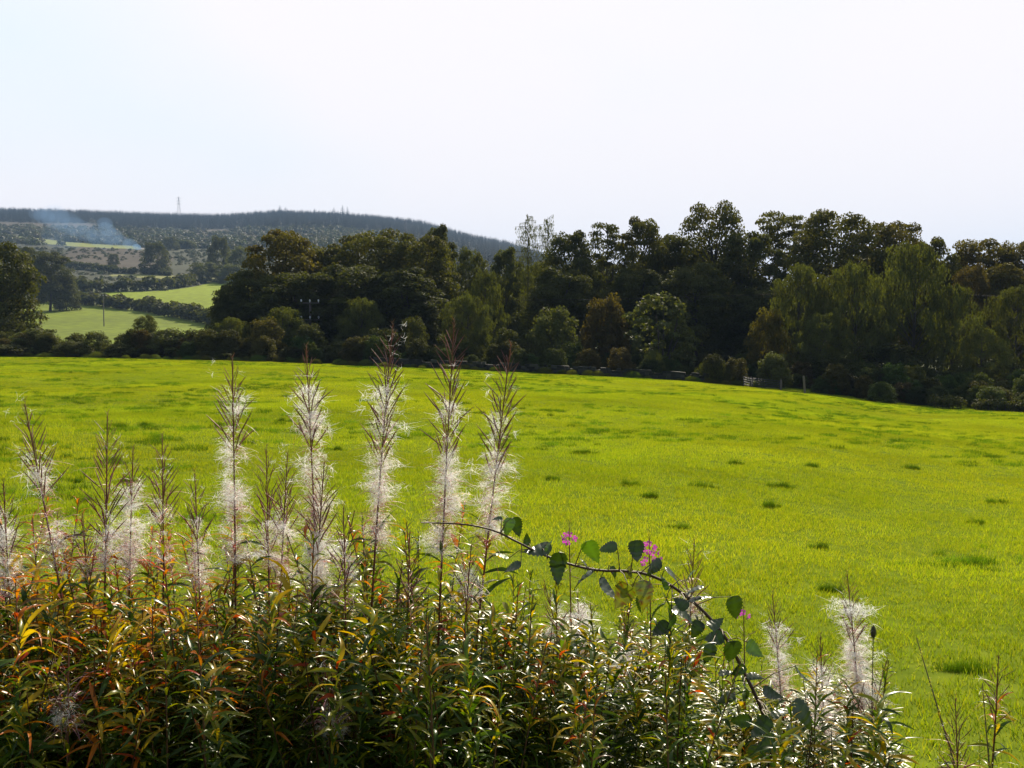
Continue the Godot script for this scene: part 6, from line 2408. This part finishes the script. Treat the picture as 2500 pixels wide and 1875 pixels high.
func build_willowherb() -> void:
	rng.seed = 611
	for h in SPIKES: spike(h)
	# leafy stems packed round them
	var models := []
	for k in 8:
		var o := Node3D.new()
		var h := 1.0
		var s := Shape.new()
		var bend := Vector3(u(-0.13, 0.13), 0, u(-0.13, 0.13))
		var pts := PackedVector3Array()
		var rad := PackedFloat32Array()
		for j in 7:
			var t := j / 6.0
			pts.append(Vector3(0, h * t - (0.03 if j == 0 else 0.0), 0) + bend * t * t)
			rad.append(lerpf(0.0042, 0.001, t))
		s.tube(pts, rad, 5, Color(0.120, 0.055, 0.028))
		part("stem", s.mesh(), M.stem, o)
		var y := 0.0
		var a := u(0, TAU)
		while y < 0.72:
			y += u(0.006, 0.011)
			a += 2.399963 + u(-0.3, 0.3)
			var t := 1.0 - y
			var small := lerpf(0.45, 1.0, minf(1.0, y / 0.12))
			add_leaf(o, Vector3(0, h * t, 0) + bend * t * t, a, u(0.0, 0.9) + 0.5 * (1.0 - small), small * u(0.7, 1.25), pick(1.0 if k < 4 else 0.15, clampf(1.0 - y / (0.26 if k < 4 else 0.16), 0.0, 1.0)))
		models.append(o)
	for p in LEAFY:
		var left: bool = p[0] < 0.1
		var o: Node3D = models[p[3] % 4 + (0 if p[0] < -0.62 and rng.randf() < 0.8 or left and rng.randf() < 0.2 else 4)].duplicate()
		o.name = named("leafy_willowherb")
		add_child(o)
		tag(o, p[4], "wildflower", "leafy willowherb stems in the thicket")
		o.position = Vector3(p[0], ground(p[0], p[1]), p[1])
		o.rotation = Vector3(u(-0.1, 0.1), u(0, TAU), u(-0.1, 0.1))
		o.scale = Vector3(1, 1, 1) * (p[2] if p[2] > 0.35 else 0.35)
	for o in models: o.free()
	# the thicket's crowded lower growth
	var shoots := []
	for k in 6:
		var s := Shape.new()
		s.tube(PackedVector3Array([Vector3(0, -0.03, 0), Vector3(u(-0.05, 0.05), 0.5, u(-0.05, 0.05)), Vector3(u(-0.1, 0.1), 1.0, u(-0.1, 0.1))]), PackedFloat32Array([0.004, 0.003, 0.001]), 5, Color(0.10, 0.05, 0.028))
		var y := 0.1
		var a := 0.0
		while y < 1.0:
			y += u(0.0035, 0.0065)
			a += 2.4
			var l: ArrayMesh = leaves[pick(0.35 if k < 3 else 0.06, clampf((y - 0.82) / 0.18, 0.0, 1.0))][rng.randi() % 5]
			var at := Transform3D(aim(a, u(-0.2, 0.95), u(-0.6, 0.6)) * Basis.from_scale(Vector3.ONE * u(0.8, 1.4)), Vector3(0, y, 0))
			var arrays := l.surface_get_arrays(0)
			var n := s.v.size()
			for q in (arrays[Mesh.ARRAY_VERTEX] as PackedVector3Array): s.v.append(at * q)
			s.c.append_array(arrays[Mesh.ARRAY_COLOR])
			for q in (arrays[Mesh.ARRAY_INDEX] as PackedInt32Array): s.i.append(n + q)
		shoots.append(s.mesh())
	for k in 6:
		var at := []
		var tint := []
		for j in THICKET.size():
			if j % 3 + (0 if THICKET[j][0] < -0.62 else 3) != k: continue
			var p: Array = THICKET[j]
			at.append(Transform3D(Basis.from_euler(Vector3(u(-0.15, 0.15), u(0, TAU), u(-0.15, 0.15))) * Basis.from_scale(Vector3(1, p[2], 1)), Vector3(p[0], ground(p[0], p[1]), p[1])))
			tint.append(Color.WHITE * u(0.8, 1.1))
		many("thicket_undergrowth", shoots[k], M.leaf, at, tint, "crowded lower leaves of the willowherb thicket", "undergrowth")
	# pink flower heads still in bloom
	var words := ["pink willowherb flowers at the bramble arch, left of the middle", "pink pyramidal willowherb flower head above the bramble arch", "small pink flower behind the bramble leaves at its right bend"]
	for k in PINK.size():
		var at := Vector3(PINK[k][0], PINK[k][1], PINK[k][2])
		var foot := Vector3(at.x + 0.01, ground(at.x, at.z), at.z)
		var o := thing("flowering_willowherb", words[k], "wildflower", foot, "willowherb still in flower")
		var top := at - foot
		var s := Shape.new()
		s.tube(PackedVector3Array([Vector3(0, -0.03, 0), top * 0.5 + Vector3(0.01, 0, 0), top, top + Vector3(0, 0.03, 0)]), PackedFloat32Array([0.004, 0.003, 0.0014, 0.0008]), 6, Color(0.13, 0.05, 0.035))
		part("stem", s.mesh(), M.stem, o)
		var a := 0.0
		for j in range([7, 15, 4][k]): # open flowers: four broad petals each
			a += 2.4
			var r: float = 0.006 + 0.0012 * j
			var c := top + Vector3(cos(a) * r * 1.3, 0.016 - 0.0036 * j, sin(a) * r * 1.3)
			var f := Shape.new()
			var face := Basis.looking_at(Vector3(cos(a), -0.25, sin(a)), Vector3.UP)
			for q in 4:
				var w := Basis(Vector3(0, 0, 1), TAU * q / 4.0 + 0.5)
				var rim := []
				for e in [[0.001, 0], [0.0075, -0.0055], [0.0115, -0.003], [0.0105, 0.0], [0.0115, 0.003], [0.0075, 0.0055]]:
					rim.append(c + face * (w * Vector3(e[0], e[1], -0.002 - e[0] * 0.7) * 0.72))
				for e in range(1, 5): f.tri(rim[0], rim[e], rim[e + 1], Color(0.42, 0.065, 0.36) * u(0.7, 1.2))
			part("flower", f.mesh(), M.petal, o)
		for j in 14:
			a += 2.4
			part("bud", pods[j % 6], M.pod, o, Transform3D(aim(a, 1.1, 0) * Basis.from_scale(Vector3.ONE * 0.22), top + Vector3(0, 0.018 + 0.002 * j, 0)))
		for j in 12:
			a += 2.4
			part("seed_pod", pods[j % 6], M.pod, o, Transform3D(aim(a, u(0.1, 0.5), 0) * Basis.from_scale(Vector3.ONE * 0.6), top + Vector3(0, -0.04 - 0.006 * j, 0)))
		var y := 0.13
		while y < top.y - 0.45:
			y += u(0.014, 0.024)
			a += 2.4
			add_leaf(o, top * (1.0 - y / top.y), a, u(-0.2, 0.6), u(0.6, 0.95), pick(0.1, 0.5))


# an egg-shaped toothed leaflet along +x, one metre long
func leaflet(tone: Color, edge: Color, fold: float, spots: bool) -> ArrayMesh:
	var s := Shape.new()
	var n := 18
	var curl := u(0.15, 0.5)
	for k in n + 1:
		var t := float(k) / n
		var w := 0.0
		if k > 0 and k < n:
			w = 0.36 * pow(sin(PI * pow(t, 0.60)), 0.85) * (1.0 - 0.30 * t) + 0.015
			if t > 0.80: w = lerpf(w, 0.04 * (1.0 - t) / 0.2 + 0.004, step_s((t - 0.80) / 0.12))
		var tooth := 1.09 if k % 2 == 0 else 0.92
		var vein := 0.020 if k % 4 < 2 else -0.016
		for side in [1.0, 0.55, 0.0, -0.55, -1.0]:
			var far := absf(side)
			var out_: float = side * w * (tooth if far > 0.9 else 1.0)
			var col := tone.lerp(edge, t * 0.5) * (1.25 if side == 0.0 else u(0.85, 1.15))
			if spots and far > 0.1 and rng.randf() < 0.16: col = Color(0.16, 0.06, 0.02)
			s.v.append(Vector3(t - far * 0.05 + (0.03 if far > 0.9 and k % 2 == 0 else 0.0), 0.06 * sin(PI * t) - curl * t * t * 0.6 + absf(out_) * fold + (vein if far == 0.55 else 0.0) - far * far * 0.22 * w, out_))
			s.c.append(col)
	for k in n:
		for j in 4:
			var p := k * 5 + j
			for q in [p, p + 1, p + 5, p + 1, p + 6, p + 5]: s.i.append(q)
	return s.mesh()

func build_bramble() -> void:
	rng.seed = 733
	var root := Vector3(CANE[-1][0], CANE[-1][1], CANE[-1][2])
	var o := thing("bramble", "arching thorny bramble cane with dark toothed leaves", "bramble", root)
	var curve := Curve3D.new()
	for k in CANE.size():
		curve.add_point(Vector3(CANE[k][0], CANE[k][1], CANE[k][2]) - root)
	for k in range(1, CANE.size() - 1):
		var d := (curve.get_point_position(k + 1) - curve.get_point_position(k - 1)) * 0.16
		curve.set_point_in(k, -d)
		curve.set_point_out(k, d)
	var n := 70
	var pts := PackedVector3Array()
	var rad := PackedFloat32Array()
	for k in n + 1:
		pts.append(curve.sample_baked(curve.get_baked_length() * k / n, true) + (Vector3(0, -0.03, 0) if k == n else Vector3.ZERO))
		rad.append(lerpf(0.0014, 0.0062, pow(float(k) / n, 0.8)))
	var s := Shape.new()
	s.tube(pts, rad, 7, Color(0.075, 0.040, 0.030))
	part("cane", s.mesh(), M.stem, o)
	s = Shape.new()
	for k in 120:
		var j := rng.randi_range(4, n - 6)
		var d := (pts[j + 1] - pts[j]).normalized()
		var side := d.cross(ball()).normalized()
		var p := pts[j].lerp(pts[j + 1], rng.randf())
		s.tri(p - d * 0.0025, p + d * 0.0025, p + side * (rad[j] + 0.0055) + d * 0.003, Color(0.11, 0.045, 0.03))
	part("thorns", s.mesh(), M.stem, o).set_meta("kind", "stuff")
	var kinds := []
	for k in 6: kinds.append(leaflet(Color(0.030, 0.052, 0.014) * u(0.7, 1.2), Color(0.032, 0.050, 0.014), u(0.1, 0.45), false))
	for k in 2: kinds.append(leaflet(Color(0.085, 0.155, 0.022), Color(0.10, 0.15, 0.022), u(0.1, 0.35), false))
	for k in 2: kinds.append(leaflet(Color(0.170, 0.190, 0.026), Color(0.23, 0.17, 0.024), u(0.1, 0.3), true))
	for b in BRAMBLE:
		var c := Vector3(b[0], b[1], b[2]) - root
		var a := deg_to_rad(b[4])
		var x := (Vector3(cos(a), sin(a), 0) + Vector3(0, 0, u(-0.45, 0.45))).normalized()
		var face := Vector3(u(-0.6, 0.6), u(0.2, 1.3), u(-0.1, 1.0)) * (1.0 if rng.randf() < 0.7 else -1.0)
		var z := x.cross(face).normalized()
		var y := z.cross(x).normalized()
		var l: float = b[3] * u(0.9, 1.18)
		var m: ArrayMesh = kinds[rng.randi() % 6] if b[5] == 0 else kinds[6 + rng.randi() % 2] if b[5] == 1 else kinds[8 + rng.randi() % 2]
		var foot := c - x * l * 0.5
		part("leaf", m, M.bramble, o, Transform3D(Basis(x, y, z) * Basis.from_scale(Vector3(l, l, l * u(0.75, 1.1))), foot))
		var near := pts[0]
		for p in pts:
			if p.distance_squared_to(foot) < near.distance_squared_to(foot): near = p
		s = Shape.new()
		s.tube(PackedVector3Array([near, near.lerp(foot, 0.5) + Vector3(0, 0.008, 0), foot]), PackedFloat32Array([0.0014, 0.001, 0.0008]), 5, Color(0.10, 0.06, 0.025))
		part("leaf_stalk", s.mesh(), M.stem, o)

func build_right_weeds() -> void:
	rng.seed = 811
	for k in NETTLE.size():
		var tip := Vector3(NETTLE[k][0], NETTLE[k][1], NETTLE[k][2])
		var low := Vector3(NETTLE[k][3], NETTLE[k][4], NETTLE[k][5])
		var d := (tip - low) / (tip.y - low.y)
		var base := low - d * low.y
		base.y = ground(base.x, base.z)
		var o := thing("nettle", ["withered pale nettle stalk with shrivelled leaves at the lower right", "greenish drooping nettle beside the right edge spike"][k], "nettle", base, "nettles in the right corner")
		var top := tip - base
		var s := Shape.new()
		s.tube(PackedVector3Array([Vector3(0, -0.03, 0), top * 0.5 + Vector3(0.012, 0, 0), top]), PackedFloat32Array([0.004, 0.003, 0.0012]), 6, Color(0.16, 0.12, 0.08))
		part("stem", s.mesh(), M.stem, o)
		var t := 1.0
		var a := 0.3
		while t > 0.35:
			t -= 0.045
			a += PI * 0.5
			var p := top * t + Vector3(0.012, 0, 0) * sin(PI * t)
			for side in 2:
				s = Shape.new()
				for j in 26: # hanging catkins
					var f := j / 26.0
					var dir := Vector3(cos(a + PI * side), 0, sin(a + PI * side))
					thread(s, p + dir * 0.035 * f + Vector3(0, 0.012 * sin(PI * f) - 0.03 * f * f, 0), ball(), Vector3.ZERO, 0.005, 0.0007, 1, Color(0.42, 0.42, 0.16))
				part("catkin", s.mesh(), M.leaf, o)
				if t < 0.85 and rng.randf() < 0.7:
					add_leaf(o, p, -a + PI * side, u(-1.2, -0.7), u(0.4, 0.6), ["brown", "brown", "yellow"][rng.randi() % 3] if k == 0 else ["olive", "deep", "yellow"][rng.randi() % 3])
	# knapweed bud
	var at := Vector3(0.985, 0.86, -2.85)
	var foot := Vector3(at.x - 0.02, ground(at.x, at.z), at.z)
	var o := thing("knapweed", "single dark knapweed bud on a thin stalk right of the lone fluffy spike", "wildflower", foot)
	var top := at - foot
	var s := Shape.new()
	s.tube(PackedVector3Array([Vector3(0, -0.03, 0), top * 0.6 + Vector3(0.01, 0, 0), top]), PackedFloat32Array([0.003, 0.002, 0.0013]), 5, Color(0.07, 0.06, 0.03))
	part("stem", s.mesh(), M.stem, o)
	s = Shape.new()
	s.tube(PackedVector3Array([top, top + Vector3(0, 0.006, 0), top + Vector3(0, 0.018, 0), top + Vector3(0, 0.03, 0), top + Vector3(0, 0.036, 0)]), PackedFloat32Array([0.001, 0.006, 0.0078, 0.0055, 0.001]), 8, Color(0.05, 0.045, 0.025))
	part("bud", s.mesh(), M.stem, o)
	for k in 9: add_leaf(o, top * (0.85 - 0.045 * k), k * 2.4, u(0.2, 0.9), 0.5, "deep")


func _ready() -> void:
	rng.seed = 1
	set_light()
	set_materials()
	build_land()
	build_grass()
	build_trees()
	build_edge()
	build_stock()
	build_willowherb()
	build_bramble()
	build_right_weeds()
